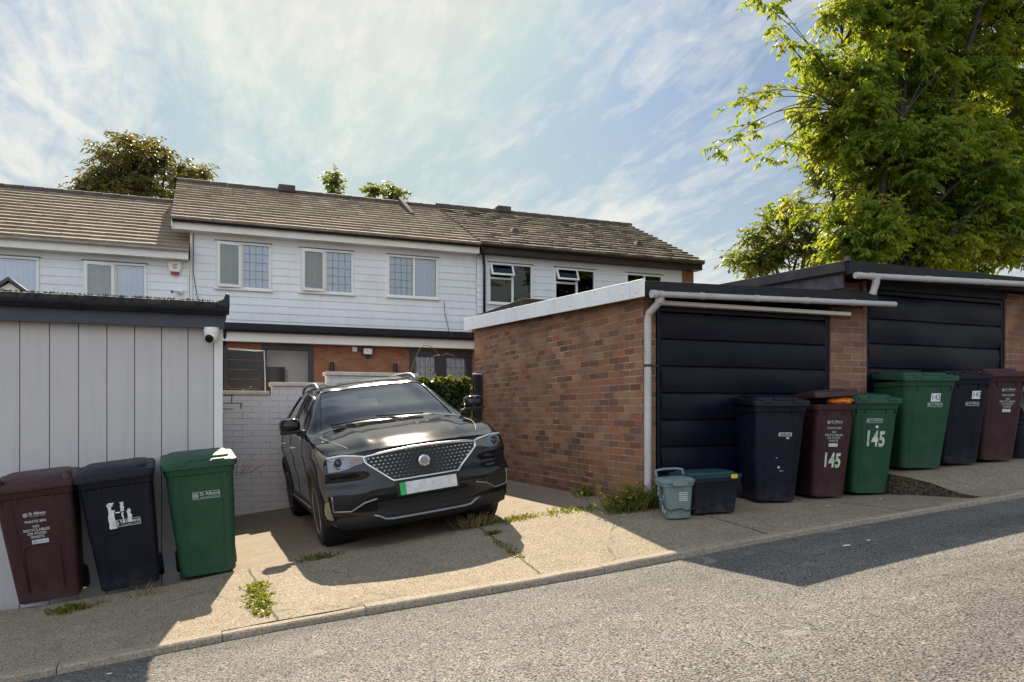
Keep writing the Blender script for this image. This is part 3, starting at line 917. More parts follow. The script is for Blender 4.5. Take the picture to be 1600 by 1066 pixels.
# ------------------------------------------------------------------ white garden wall with stepped copings
WY = 11.15
t = thing('garden_wall', 'white painted brick garden wall stepping up behind the parked car', 'wall', (1.6, WY, -1.35))
segs = [(.10, .87, .245), (.87, 1.62, .37), (1.62, 2.93, .53)]
mb = MB()
for a, b, z in segs:
    mb.box(a, b, WY, WY+.22, float(z_apron(a, WY))-.25, z)
mb.build('brickwork', M['white_wall'], t)
for a, b, z in segs:
    MB().box(a-(.03 if a > .2 else 0), b+.03 if b > 2 else b-.035, WY-.03, WY+.25, z+.001, z+.055).build('coping', M['coping'], t, bevel=.008)
# patched, cracked joints at the top left corner and foot
mb = MB()
for (x0_, x1_, z_) in ((.19, .47, .13), (.19, .35, .05), (.22, .36, .235)):
    mb.box(x0_, x1_, WY-.003, WY+.01, z_-.005, z_+.005)
for (x_, z0_, z1_) in ((.34, .13, .24), (.46, .05, .13), (.21, -.5, .04)):
    mb.box(x_-.006, x_+.006, WY-.0035, WY+.01, z0_, z1_)
mb.build('open_joints', pmat('dark_joint', (.03, .025, .022), .9), t)

# dark slatted screen
t = thing('slatted_screen', 'dark slatted screen panel standing behind the white wall', 'screen', (.60, 12.6, -.4))
mb = MB()
for k in range(9):
    z0_ = -.36 + k*.148
    mb.box(.33, .85, 12.59 + (.004*(k % 2)), 12.62, z0_, z0_+.138)
mb.build('slats', M['black_metal'], t, bevel=.004)
MB().box(.27, .33, 12.56, 12.64, -.40, 1.02).build('post', M['black_frame'], t)
mb = MB(); mb.tube([(.32, 12.57, .985), (.86, 12.57, .965), (.875, 12.57, .5), (.88, 12.57, -.36)], .010, 6)
mb.build('edge_strip', M['white_metal'], t)
# planter chair behind the door line
t = thing('garden_chair', 'black garden chair back seen through the gap beside the screen', 'chair', (1.12, 14.2, -.40))
mb = MB()
P = [[(xx, 14.3 + .05*((xx-1.12)/.22)**2, zz) for xx in ar(.9, 1.34, .05)] for zz in ar(.12, .82, .1)]
mb.grid(P)
P2 = [[(p[0], p[1]+.03, p[2]) for p in r_] for r_ in P]
mb.grid(P2)
mb.build('backrest', M['black_metal'], t, smooth=True)
MB().box(.88, 1.36, 13.85, 14.32, .02, .08).build('seat', M['black_metal'], t, bevel=.02)
for xx in (.9, 1.31):
    for yy in (13.87, 14.27): MB().box(xx, xx+.03, yy, yy+.03, -.4, .02).build('leg', M['black_metal'], t)

# ------------------------------------------------------------------ left outbuilding
SY = 7.4
t = thing('garden_shed', 'grey vertically boarded shed with slate blue fascia and black gutter', 'shed', (-1.2, SY, -1.5))
mb = MB()
xb_ = .075
k = 0
while xb_ > -4.4:
    w_ = .2135
    za_ = float(zb(xb_-w_)) - .12
    mb.box(xb_-w_+.0028, xb_-.0028, SY, SY+.03, za_+.02, .78)
    xb_ -= w_
mb.build('boarding', M['shed'], t, bevel=.003)
mb = MB(); mb.box(-4.4, .07, SY+.032, SY+.05, -1.75, .78)
mb.box(.04, .10, SY+.05, 12.5, -1.6, .9); mb.box(-4.4, -4.3, SY+.05, 12.5, -2, .9); mb.box(-4.3, .04, 12.4, 12.5, -1.9, .9)
mb.build('backing_wall', M['shed_gap'], t)
MB().box(.077, .15, SY-.012, SY+.06, -1.42, .77).build('corner_trim', M['shed_trim'], t, bevel=.004)
MB().box(.102, .125, SY+.062, 12.5, -1.42, .9).build('side_wall', M['shed'], t)
MB().box(-4.5, .165, SY-.10, SY-.07, .745, .90).build('fascia', M['shed_fascia'], t, bevel=.004)
MB().box(-4.5, .15, SY-.068, SY-.001, .755, .78).build('soffit', M['shed_fascia'], t)
gutter(t, -4.5, .20, SY-.16, .925, M['black_gutter'], r=.062, brackets=6)
P = []
rr3 = random.Random(5)
for xx in ar(-4.5, .19, .035):
    P.append([(xx, SY-.115 + rr3.uniform(-.008, .008), .925), (xx, SY-.13 + rr3.uniform(-.01, .01), .975 + rr3.uniform(0, .005)), (xx, SY-.06, .992 + rr3.uniform(0, .005)), (xx, SY+.2, 1.0), (xx, 9, 1.03), (xx, 12.6, 1.08), (xx, 12.6, .92), (xx, SY, .905)])
mb = MB().grid(P, closed_v=True)
mb.add(P[-1], [tuple(range(8))]); mb.add(P[0], [tuple(range(8))])
mb.build('felt_roof', M['felt'], t)
# upturned roof corner
mb = MB(); mb.prism([(.10, .93), (.205, .925), (.205, 1.045), (.175, 1.06), (.15, 1.0), (.10, .985)], SY-.15, SY+.25); mb.build('roof_corner', M['black_gutter'], t, bevel=.012)
# crust of dead moss along the roof edge
mb = MB()
for i in range(320):
    xx = -2.2 + 2.3*rr3.random(); h_ = rr3.uniform(.004, .014); yy = SY-.10 + rr3.uniform(-.02, .05)
    mb.add([(xx-.006, yy, .985), (xx+.006, yy, .985), (xx + rr3.uniform(-.01, .01), yy, .995+h_)], [(0, 1, 2)])
tag(mb.build('moss', pmat('dead_moss', (.05, .034, .022), .95, spec=.1), t), kind='stuff')
# white dome camera under the fascia
t = thing('security_camera', 'white turret camera under the shed fascia beside its corner', 'camera', (.055, SY-.05, .70))
MB().lathe([(.0, .055), (.062, .055), (.066, .03), (.062, .0), (.055, -.015)], (0, -.03, 0)).build('base', M['upvc'], t, world=False, smooth=True, auto=40)
MB().lathe([(0.002, -.065), (.03, -.06), (.05, -.04), (.058, -.01), (.05, .02), (.02, .04)], (0, -.035, -.01)).build('turret', M['upvc'], t, world=False, smooth=True)
mb = MB(); mb.tube([(-.012, -.055, -.035), (-.022, -.088, -.055)], [.04, .034], 16); mb.build('lens', M['lens'], t, world=False, smooth=True, auto=40)

# ------------------------------------------------------------------ garages
def garage(name, label, x0, x1, dx0, dx1, z0, zt, zback, lw, y0=6.71, y1=11.95):
    g = thing(name, label, 'garage', ((x0+x1)/2, y0, z0), group='flat roofed brick garages')
    return g


def garage_door(g, x0, x1, y, z0, z1, n=7):
    """ribbed up-and-over door"""
    fr = MB()
    fr.box(x0, x0+.045, y-.03, y+.06, z0, z1); fr.box(x1-.06, x1, y-.03, y+.06, z0, z1); fr.box(x0+.045, x1-.06, y-.028, y+.06, z1-.05, z1)
    fr.build('door_frame', M['navy_door'], g, bevel=.004)
    prof = []
    H = (z1-.055-z0-.02)/n
    for k in range(n):
        zz = z0 + .02 + k*H
        prof += [(0.0, zz), (0.020, zz+.010), (.026, zz+H*.22), (.034, zz+H*.5), (.028, zz+H*.80), (.020, zz+H*.955), (0.0, zz+H*.985)]
    P = []
    rr0 = random.Random(int(x0*31))
    xs = ar(x0+.05, x1-.065, .09)
    ph = [rr0.uniform(0, 6) for _ in range(8)]
    for xx in xs:
        P.append([(xx, y - dd + .008*math.sin(xx*2.1+zz*3+ph[0]) + .005*math.sin(xx*4.3+ph[1]+zz*7) + .004*math.sin(xx*9+ph[2]-zz*5), zz) for dd, zz in prof])
    mb = MB().grid(P)
    mb.box(x0+.05, x1-.065, y+.02, y+.04, z0+.02, z1-.055)
    d_ = mb.build('garage_door', M['navy_door'], g, smooth=True, auto=25)
    return d_


# -- garage with the long side wall
GZ = -.92
g1 = garage('brick_garage', 'brick garage with a white side fascia beside the car and a dented navy door', 4.11, 7.04, 4.24, 6.55, GZ, 1.2, 1.37, .2)
def rz(y): return 1.19 + (y-6.71)*.036      # top of the side wall
mb = MB()
y0, y1 = 6.71, 11.95
z_l = -1.3
mb.hexa([(4.11, y0, z_l), (4.235, y0, z_l), (4.235, y1, z_l), (4.11, y1, z_l), (4.11, y0, rz(y0)), (4.235, y0, rz(y0)), (4.235, y1, rz(y1)), (4.11, y1, rz(y1))])
mb.box(4.235, 4.28, y0+.03, y0+.14, z_l, 1.11)
mb.box(4.235, 7.04, y1-.11, y1, z_l, 1.3)
mb.build('brick_wall', M['brick'], g1, bevel=.008)
MB().hexa([(4.085, 7.55, -1.3), (4.109, 7.55, -1.3), (4.109, y1, -1.3), (4.085, y1, -1.3), (4.085, 7.55, -.83), (4.109, 7.55, -.81), (4.109, y1, -.81), (4.085, y1, -.83)]).build('plinth', M['brick'], g1)
MB().box(6.56, 7.04, y0, y0+.22, z_l, 1.20).build('brick_pier', M['brick_pier'], g1, bevel=.006)
MB().hexa([(4.0, 6.52, 1.18), (7.02, 6.52, 1.24), (7.02, 12.05, 1.45), (4.0, 12.05, 1.41), (4.0, 6.52, 1.285), (7.02, 6.52, 1.345), (7.02, 12.05, 1.585), (4.0, 12.05, 1.545)]).build('flat_roof', M['felt'], g1)
MB().hexa([(4.0, 6.485, 1.14), (7.02, 6.485, 1.19), (7.02, 6.515, 1.19), (4.0, 6.515, 1.14), (4.0, 6.485, 1.292), (7.02, 6.485, 1.352), (7.02, 6.515, 1.352), (4.0, 6.515, 1.292)]).build('fascia', M['dark_board'], g1, bevel=.005)
MB().box(4.24, 6.75, 6.60, 6.70, 1.09, 1.13).build('door_lintel', M['white_trim'], g1, bevel=.005)
def sfb(y): return 1.135 + (y-6.5)*.0385
def sft(y): return 1.31 + (y-6.5)*.044
def side_fascia(a, b):
    return MB().hexa([(3.972, a, sfb(a)), (3.996, a, sfb(a)), (3.996, b, sfb(b)), (3.972, b, sfb(b)),
               (3.972, a, sft(a)), (3.996, a, sft(a)), (3.996, b, sft(b)), (3.972, b, sft(b))])
for a, b in ((6.49, 6.735), (6.75, 9.74), (9.75, 12.08)):
    sf = side_fascia(a, b).build('side_fascia', M['white_panel'], g1, bevel=.004)
    mb = MB()
    yy = a + .12
    while yy < b - .05:
        for dz in (.05, .16):
            mb.lathe([(.0, -.003), (.008, -.002), (.008, .002)], (3.969, yy, sfb(yy)+dz), axis='x', n=8)
        yy += .62
    mb.build('screws', M['grey_pipe'], sf)
MB().tube([(4.10, 6.43, 1.157), (7.22, 6.43, 1.22)], .031, 12).build('gutter', M['grey_pipe'], g1, smooth=True, auto=50)
for xx in (4.14, 4.62, 5.3, 5.95, 6.6): MB().tube([(xx-.025, 6.43, 1.157+(xx-4.1)*.02), (xx+.025, 6.43, 1.157+(xx-4.1)*.02)], .036, 12).build('gutter_bracket', M['grey_pipe'], g1, smooth=True, auto=50)
MB().tube([(4.03, 6.43, 1.156), (4.09, 6.43, 1.157)], .040, 12).build('gutter_end', M['grey_pipe'], g1, smooth=True, auto=50)
dp = MB().tube([(4.145, 6.44, 1.14), (4.14, 6.47, 1.08), (4.135, 6.64, 1.0), (4.13, 6.655, .93), (4.13, 6.655, -.93)], [.036, .035, .036, .037, .037], 14)
dp.tube([(4.1445, 6.445, 1.125), (4.1415, 6.462, 1.085)], .047, 14)
dpo = dp.build('downpipe', M['grey_pipe'], g1, smooth=True, auto=50)
MB().tube([(4.13, 6.655, .46), (4.13, 6.655, .485)], .043, 14).build('pipe_clip', M['black_metal'], dpo)
MB().box(4.15, 4.25, 6.65, 6.70, .465, .48).build('pipe_clip', M['black_metal'], dpo)
garage_door(g1, 4.285, 6.555, y0+.05, GZ+.0, 1.09)

# -- right-hand garage standing higher
g2 = garage('brick_garage', 'taller brick garage at the right with a black door behind the 143 bins', 7.05, 10.1, 7.1, 9.4, -.65, 1.5, 1.6, .2)
mb = MB()
mb.box(7.045, 7.10, y0+.004, y0+.2, -1, 1.52); mb.box(9.42, 10.1, y0, y0+.22, -1.0, 1.52); mb.box(9.99, 10.1, y0+.22, y1, -1, 1.65)
mb.box(7.045, 9.99, y1-.11, y1, -1, 1.65)
mb.hexa([(6.70, y0+.05, 1.21), (7.04, y0+.05, 1.21), (7.04, y1+.1, 1.42), (6.70, y1+.1, 1.42), (6.70, y0+.05, 1.50), (7.04, y0+.05, 1.50), (7.04, y1+.1, 1.68), (6.70, y1+.1, 1.68)])
mb.build('brick_wall', M['brick_pier'], g2, bevel=.005)
MB().hexa([(6.55, 6.45, 1.54), (10.3, 6.45, 1.54), (10.3, 12.1, 1.74), (6.55, 12.1, 1.74), (6.55, 6.45, 1.645), (10.3, 6.45, 1.645), (10.3, 12.1, 1.845), (6.55, 12.1, 1.845)]).build('flat_roof', M['felt'], g2)
MB().box(6.53, 10.3, 6.41, 6.445, 1.51, 1.66).build('fascia', M['dark_board'], g2, bevel=.005)
MB().hexa([(6.50, 6.46, 1.55), (6.525, 6.46, 1.55), (6.525, 12.1, 1.76), (6.50, 12.1, 1.76), (6.50, 6.46, 1.665), (6.525, 6.46, 1.665), (6.525, 12.1, 1.885), (6.50, 12.1, 1.885)]).build('side_fascia', M['felt'], g2, bevel=.005)
MB().hexa([(6.58, 6.56, 1.385), (6.61, 6.56, 1.385), (6.61, 12, 1.58), (6.58, 12, 1.58), (6.58, 6.56, 1.545), (6.61, 6.56, 1.545), (6.61, 12, 1.74), (6.58, 12, 1.74)]).build('bargeboard', M['old_wood'], g2, bevel=.004)
MB().prism([(6.49, 1.655), (6.55, 1.655), (6.53, 1.71), (6.505, 1.71)], 6.40, 6.46).build('roof_corner', M['felt'], g2)
MB().box(7.10, 9.42, 6.69, 6.72, 1.43, 1.56).build('door_lintel', M['dark_board'], g2)
MB().tube([(6.56, 6.36, 1.492), (10.3, 6.36, 1.592)], .034, 12).build('gutter', M['grey_pipe'], g2, smooth=True, auto=50)
for xx in (6.62, 6.80, 7.65, 8.6, 9.6): MB().tube([(xx-.025, 6.36, 1.492+(xx-6.56)*.0267), (xx+.025, 6.36, 1.492+(xx-6.56)*.0267)], .039, 12).build('gutter_bracket', M['grey_pipe'], g2, smooth=True, auto=50)
MB().tube([(6.86, 6.36, 1.485), (6.86, 6.362, 1.43), (6.855, 6.38, 1.37), (6.85, 6.40, 1.31)], [.046, .040, .038, .040], 12).build('downpipe', M['grey_pipe'], g2, smooth=True, auto=50)
garage_door(g2, 7.10, 9.42, y0+.05, -.64, 1.43)

# ------------------------------------------------------------------ gate with clipped ivy screen, post, wire arch
t = thing('ivy_gate', 'leafy ivy covered gate closing the gap between car and brick garage', 'gate', (3.45, 11.7, -1.0))
MB().box(2.98, 3.95, 11.72, 11.75, -1.05, .52).build('panel', M['black_metal'], t)
GATE = t
t = thing('gate_post', 'black steel gate post against the far corner of the brick garage', 'post', (4.02, 11.6, -1.0))
MB().box(3.965, 4.075, 11.5, 11.61, -1.1, .60).build('post', M['black_metal'], t, bevel=.006)
MB().box(3.96, 4.08, 11.495, 11.615, .601, .625).build('cap', M['white_metal'], t, bevel=.004)
MB().box(3.86, 3.964, 11.52, 11.58, .05, .16).build('latch', M['black_metal'], t, bevel=.006)
t = thing('climbing_plant', 'bare arching stems of a climber above the ivy gate', 'plant', (3.5, 12.3, -.4))
mb = MB()
r4 = random.Random(12)
def arch(x0, z0, x1, z1, top, y, w=.007):
    pts = []
    for i in range(13):
        q = i/12
        pts.append((x0+(x1-x0)*q + .02*math.sin(q*9), y + .05*math.sin(q*5+x0*3), z0+(z1-z0)*q + (top)*math.sin(math.pi*q)))
    mb.tube(pts, [w*(1-.5*i/12) for i in range(13)], 5)
arch(3.0, .35, 3.62, .95, .42, 12.3, .010); arch(3.62, .95, 3.35, .55, .14, 12.32); arch(3.1, .35, 3.3, .8, .15, 12.28); arch(3.66, .95, 3.9, .92, .06, 12.33)
arch(3.9, .4, 3.8, .8, .05, 12.3); arch(3.8, .8, 4.02, .5, .16, 12.31); arch(3.25, .4, 3.55, .62, .18, 12.26); arch(4.1, .45, 4.05, .72, .08, 12.3); arch(3.55, .5, 3.45, .72, .1, 12.3)
mb.tube([(3.45, 12.3, -.4), (3.45, 12.3, .4)], .012, 6)
mb.build('stems', M['straw'], t)

# vent pipe beyond the right garage
t = thing('vent_pipe', 'pale grey vent pipe with a flared cap above the right garage roof', 'pipe', (13.4, 13.5, -.5))
MB().tube([(13.4, 13.5, -.5), (13.4, 13.5, 4.1)], .068, 14).build('pipe', M['grey_pipe'], t, smooth=True, auto=40)
MB().lathe([(.068, 3.98), (.09, 4.02), (.13, 4.12), (.13, 4.19), (.0, 4.2)], (13.4, 13.5, 0)).build('cap', M['grey_pipe'], t, smooth=True, auto=40)
# ------------------------------------------------------------------ wheelie bins
def plastic(name, col, fade):
    m, nt, b = new_mat(name)
    co = coords(nt)
    n1 = noise(nt, co, 2.2, 5, .65, .4)
    c = ramp(nt, n1, [(.3, tuple(x*.82 for x in col)), (.7, tuple(x*1.15 for x in col))])
    n2 = noise(nt, co, 5.5, 6, .75, .8)
    c = mix(nt, c, fade, ramp(nt, n2, [(.5, 0.), (.8, .45)]))
    # mud splash and scuffs low on the body
    sx = nt.nodes.new('ShaderNodeSeparateXYZ'); nt.links.new(co, sx.inputs[0])
    low = ramp(nt, sx.outputs[2], [(.0, 1.), (.22, 0.)])
    c = mix(nt, c, (.10, .085, .07), mth(nt, 'MULTIPLY', low, ramp(nt, noise(nt, co, 14, 5, .7), [(.4, 0.), (.7, .5)])))
    sc = noise(nt, co, 30, 3, .8, 2.5)
    c = mix(nt, c, tuple(min(1, x*2.2+.04) for x in col), ramp(nt, sc, [(.63, 0.), (.71, .5)]))
    nt.links.new(c, b.inputs['Base Color'])
    rr = ramp(nt, n2, [(.3, .38), (.7, .62)]); nt.links.new(rr, b.inputs['Roughness'])
    b.inputs['Specular IOR Level'].default_value = .32
    bump(nt, b, mth(nt, 'ADD', noise(nt, co, 260, 2, .5), mth(nt, 'MULTIPLY', n1, 2.0)), .12, .004)
    return m
M['bin_green'] = plastic('green_bin_plastic', (.017, .068, .038), (.036, .10, .058))
M['bin_black'] = plastic('navy_black_bin_plastic', (.004, .005, .016), (.011, .013, .028))
M['bin_brown'] = plastic('maroon_brown_bin_plastic', (.048, .019, .023), (.075, .036, .04))
M['sticker_white'] = pmat('white_print', (.72, .73, .74), .5, var=.12, vs=30)
M['sticker_faded'] = pmat('faded_white_print', (.50, .56, .54), .55, var=.15, vs=30)
M['num_white'] = brick_mat('floral_number', [(.75, .70, .66), (.62, .58, .54), (.40, .62, .42), (.72, .66, .64), (.30, .55, .36), (.66, .50, .46)], (.7, .66, .62), w=.035, h=.03, ms=.0, stain_amt=0, bmps=0)
M['num_dark'] = pmat('dark_number', (.06, .06, .08), .5)
M['tyre'] = pmat('tyre_rubber', (.014, .014, .015), .8, var=.3, vs=9, bmp=.3, bs=40)
M['orange_bag'] = pmat('orange_plastic_bag', (.75, .20, .02), .35, var=.2, vs=14, bmp=.8, bs=18)


def rrect(w, d, r, cx, cy, z, n=5):
    pts = []
    r = min(r, w/2-.001, d/2-.001)
    for (sx, sy, a0) in ((1, 1, 0), (-1, 1, 90), (-1, -1, 180), (1, -1, 270)):
        for k in range(n+1):
            a = R(a0 + 90*k/n)
            pts.append((cx + sx*(w/2-r) + r*math.cos(a), cy + sy*(d/2-r) + r*math.sin(a), z))
    return pts


def bin_front(z, wd): return -(.165*wd + max(0, (z-.03))/.92*.155*wd)


def decals(t, wd, items, mats):
    """items: list of (mat index, geometry in (x, z) plane, part name)"""
    groups = {}
    for mi, v, f, nm in items:
        groups.setdefault((nm, mi), []).append((v, f))
    for (nm, mi), geo in groups.items():
        mb = MB()
        for v, f in geo:
            mb.add([(x, bin_front(z, wd) - .004, z) for x, z in v], f)
        mb.build(nm, mats[mi], t, world=False, recalc=False)


def rectframe(x0, x1, z0, z1, w=.003):
    v = []; f = []
    for a, b, c, d in ((x0, x1, z0, z0+w), (x0, x1, z1-w, z1), (x0, x0+w, z0+w, z1-w), (x1-w, x1, z0+w, z1-w)):
        n = len(v); v += [(a, c), (b, c), (b, d), (a, d)]; f.append((n, n+1, n+2, n+3))
    return v, f


def rect(x0, x1, z0, z1): return [(x0, z0), (x1, z0), (x1, z1), (x0, z1)], [(0, 1, 2, 3)]


def disc(x, z, r, n=14): return [(x+r*math.cos(2*math.pi*k/n), z+r*math.sin(2*math.pi*k/n)) for k in range(n)], [tuple(range(n))]


def at2(g, x, z): return [(a+x, b+z) for a, b in g[0]], g[1]


def cross(x, z, r):
    """round council crest: ring with a saltire"""
    v = []; f = []
    n = 18
    for k in range(n):
        a = 2*math.pi*k/n
        v += [(x+r*math.cos(a), z+r*math.sin(a)), (x+r*.78*math.cos(a), z+r*.78*math.sin(a))]
    for k in range(n):
        j = (k+1) % n
        f.append((2*k, 2*j, 2*j+1, 2*k+1))
    for s in (1, -1):
        b = len(v); w = r*.16; q = r*.72
        v += [(x-q, z-s*q+w), (x-q, z-s*q-w), (x+q, z+s*q-w), (x+q, z+s*q+w)]
        f.append((b, b+1, b+2, b+3))
    return v, f


def logo(x, z, s=1., frame=True):
    out = []
    if frame: out.append(rectframe(x-.105*s, x+.105*s, z-.030*s, z+.030*s, .0032))
    out.append(cross(x-.080*s, z, .021*s))
    out.append(at2(text2d('St Albans', .040*s, .01), x+.026*s, z+.009*s))
    out.append(at2(text2d('CITY & DISTRICT COUNCIL', .0115*s, .01), x+.026*s, z-.018*s))
    return out


def waste_text(x, z):
    out = logo(x, z, .8, False)
    zz = z-.06
    out.append(at2(text2d('WASTE BIN', .030, .005), x, zz)); zz -= .042
    for s in ('NO', 'RECYCLABLES', 'OR FOOD', 'WASTE'):
        out.append(at2(text2d(s, .030, .005), x, zz)); zz -= .030
    return out, zz


def wheelie_bin(label, mat, px_x, py_y, zg, lean=0., yaw=0., wd=1.0, w=.565, open_lid=0., knobs=False, handle_notch=True, tail=0.):
    """one wheeled bin; local front is -y"""
    t = thing('wheelie_bin', label, 'wheelie bin', (px_x, py_y, zg), (0, lean, yaw), 'wheelie bins put out along the lane')
    W0, W1 = w*.81, w
    D1 = .70*wd; yb = .33*wd
    rings = []
    for z, w, dy, r in ((.025, W0-.05, .0, .05), (.03, W0-.01, .0, .06), (.05, W0, 0, .06), (.35, W0+(W1-W0)*.34, 0, .065), (.70, W0+(W1-W0)*.72, 0, .065), (.915, W1-.02, 0, .06),
                        (.925, W1+.005, -.012, .06), (.975, W1+.012, -.016, .06), (.982, W1-.01, -.01, .055)):
        yf = bin_front(z, wd) + dy
        yB = yb - (.0 if z > .5 else .02*(1-z/.5))
        rings.append(rrect(w, yB-yf, r, 0, (yB+yf)/2, z))
    body = MB().loft(rings).build('body', mat, t, world=False, smooth=True, auto=38)
    # stiffening flutes on the front face and rim webs
    mb = MB()
    for sx in (-1, 1):
        P = []
        for z in ar(.08, .89, .09):
            w = W0 + (W1-W0)*(z/.92)
            yf = bin_front(z, wd)
            x = sx*(w*.30)
            P.append([(x-.012, yf+.004, z), (x-.005, yf-.006, z), (x+.005, yf-.006, z), (x+.012, yf+.004, z)])
        mb.grid(P)
        for xx in (.12, .22):
            yf = bin_front(.90, wd)
            mb.box(sx*xx*W1*1.9-.004, sx*xx*W1*1.9+.004, yf-.014, yf+.01, .875, .926)
    mb.build('ribs', mat, body, world=False, smooth=True, auto=60)
    # lid
    mb = MB()
    yf1 = bin_front(.96, wd) - .045
    lw = W1 + .045
    ln = yb + .02 - yf1
    cy = (yb + .02 + yf1)/2
    h_ = [(.978, 0, 0), (1.0, .012, .005), (1.030, .004, .0), (1.038, -.02, -.02)]
    rg = []
    for z, dw, dd in h_:
        ring = rrect(lw+dw, ln+dd, .055, 0, cy, z)
        rg.append([(x, y, z + .05*max(0, (y-yf1)/ln)) for x, y, z in ring])
    mb.loft(rg)
    rg = []
    for z, s in ((1.034, 0), (1.058, .02), (1.066, .06)):
        ring = rrect(lw-.10-s*1.2, ln-.17-s*1.2, .06, 0, cy+.035, z)
        rg.append([(x, y, z + .05*max(0, (y-yf1)/ln)) for x, y, z in ring])
    mb.loft(rg)
    if handle_notch:   # grip lip over the front edge
        for sx in (-1, 1):
            mb.box(sx*.155-.05, sx*.155+.05, yf1-.012, yf1+.05, 1.012, 1.043)
        mb.box(-.07, .07, yf1+.03, yf1+.10, 1.03, 1.055)
    if knobs:
        for sx in (-1, 1):
            rg = [[(x, y, z) for x, y, z in rrect(.085-s*.03, .13-s*.05, .03, sx*(lw/2-.055), yf1+.085, z_)] for z_, s in ((1.02, 0), (1.075, .3), (1.10, 1.0))]
            mb.loft(rg)
    if open_lid:
        ca, sa = math.cos(open_lid), math.sin(open_lid); hy, hz = yb, 1.0
        mb.v = [(x, hy + (y-hy)*ca + (z-hz)*sa, hz + (z-hz)*ca - (y-hy)*sa + .012*math.sin(x*9)) for x, y, z in mb.v]
    mb.build('lid', mat, t, world=False, smooth=True, auto=35)
    # handle bar and hinge lugs at the back
    mb = MB(); mb.tube([(-W1*.42, yb+.055, .985), (W1*.42, yb+.055, .985)], .016, 10)
    for sx in (-1, -.35, .35, 1): mb.box(sx*W1*.40-.015, sx*W1*.40+.015, yb-.01, yb+.075, .955, 1.005)
    mb.build('handle', mat, t, world=False, smooth=True, auto=40)
    MB().tube([(-W0*.5, yb-.02, .095), (W0*.5, yb-.02, .095)], .014, 8).build('axle', M['black_metal'], t, world=False, smooth=True)
    for sx in (-1, 1):
        c = (sx*(W0*.5+.005), yb-.02, .098)
        MB().lathe([(.03, -.028), (.085, -.028), (.10, -.018), (.10, .018), (.085, .028), (.03, .028)], c, 'x', 24).build('wheel', M['tyre'], t, world=False, smooth=True, auto=40)
    t['_w'] = wd
    return t


def deg(a): return R(a)
SW = [M['sticker_white'], M['sticker_faded'], M['num_white'], M['num_dark']]

# left row, leaning with the cross slope
def tilt_z(x, y): return float(z_apron(x, y)) + .002
LY = 7.02
b1 = wheelie_bin('maroon waste bin leaning at the far left against the grey shed', M['bin_brown'], -1.12, 7.0, -1.475, lean=R(-6.2), yaw=R(3), knobs=True, handle_notch=False); b1.scale = (.92,)*3
dec, zz = waste_text(-.015, .775)
it = [(0, *g, 'lettering') for g in dec]
it += [(1, *rect(-.06, .06, zz-.03, zz+.008), 'lettering')]
it += [(3, *at2(cross(0, 0, .012), -.04, zz-.011), 'plate_print'), (3, *at2(text2d('RECYCLE', .018, .01), .015, zz-.011), 'plate_print')]
decals(b1, 1.0, it, SW)
# moulded panel low on its front
mb = MB()
arc = [(-.13, .12)] + [(-.13 + .05*(1-math.cos(a)), .47 + .05*math.sin(a)) for a in ar(0, math.pi/2, .3)] + [(.13 - .05*(1-math.cos(a)), .47 + .05*math.sin(a)) for a in ar(math.pi/2, 0, .3)][0:] + [(.13, .12)]
mb.tube([(x, bin_front(z, 1)-.001, z) for x, z in arc], .008, 6)
mb.build('moulded_panel', M['bin_brown'], b1, world=False, smooth=True)

b2 = wheelie_bin('navy black bin with torn white sticker remains, between maroon and green bins', M['bin_black'], -.555, 7.02, -1.425, lean=R(-7), yaw=R(2), handle_notch=False); b2.scale = (.93,)*3
it = [(0, *g, 'lettering') for g in logo(.045, .60, 1.0)]
r6 = random.Random(4)
def torn(x0, x1, z0, z1, n=7):
    L_ = [(x0 + r6.uniform(-.006, .006), z0+(z1-z0)*i/n) for i in range(n+1)]
    R_ = [(x1 + r6.uniform(-.008, .008), z0+(z1-z0)*i/n) for i in range(n+1)]
    v = L_ + R_; f = [(i, n+1+i, n+2+i, i+1) for i in range(n)]
    return v, f
for g in (torn(-.085, -.035, .56, .72), torn(-.085, -.06, .72, .775, 4), torn(-.075, -.04, .755, .785, 3), torn(.055, .09, .60, .70), torn(.012, .04, .70, .78, 5), torn(.018, .032, .60, .69, 5), torn(-.03, .0, .69, .70, 2), torn(.06, .08, .69, .715, 3)):
    it.append((0, *g, 'torn_sticker'))
decals(b2, 1.0, it, SW)

b3 = wheelie_bin('green bin at the right end of the row beside the shed corner', M['bin_green'], .03, 7.12, -1.383, lean=R(-5), yaw=R(2), wd=.95); b3.scale = (.955,)*3
decals(b3, .95, [(1, *g, 'lettering') for g in logo(.035, .735, 1.05)], SW)

# bins of number 145
g0 = -.905
b4 = wheelie_bin('tall navy black bin with one small council sticker beside the recycling box', M['bin_black'], 5.40, 6.36, float(z_apron(5.4, 6.21))+.004, yaw=R(-20), wd=1.0, w=.52)
it = [(0, *g, 'lettering') for g in logo(.055, .70, .62)]
it += [(2, *torn(.07, .095, .655, .672, 3), 'sticker_scrap'), (1, *torn(-.02, -.008, .46, .47, 2), 'scuff'), (1, *torn(.02, .06, .33, .335, 3), 'scuff'), (1, *torn(.0, .02, .36, .38, 2), 'scuff')]
decals(b4, 1.0, it, SW)

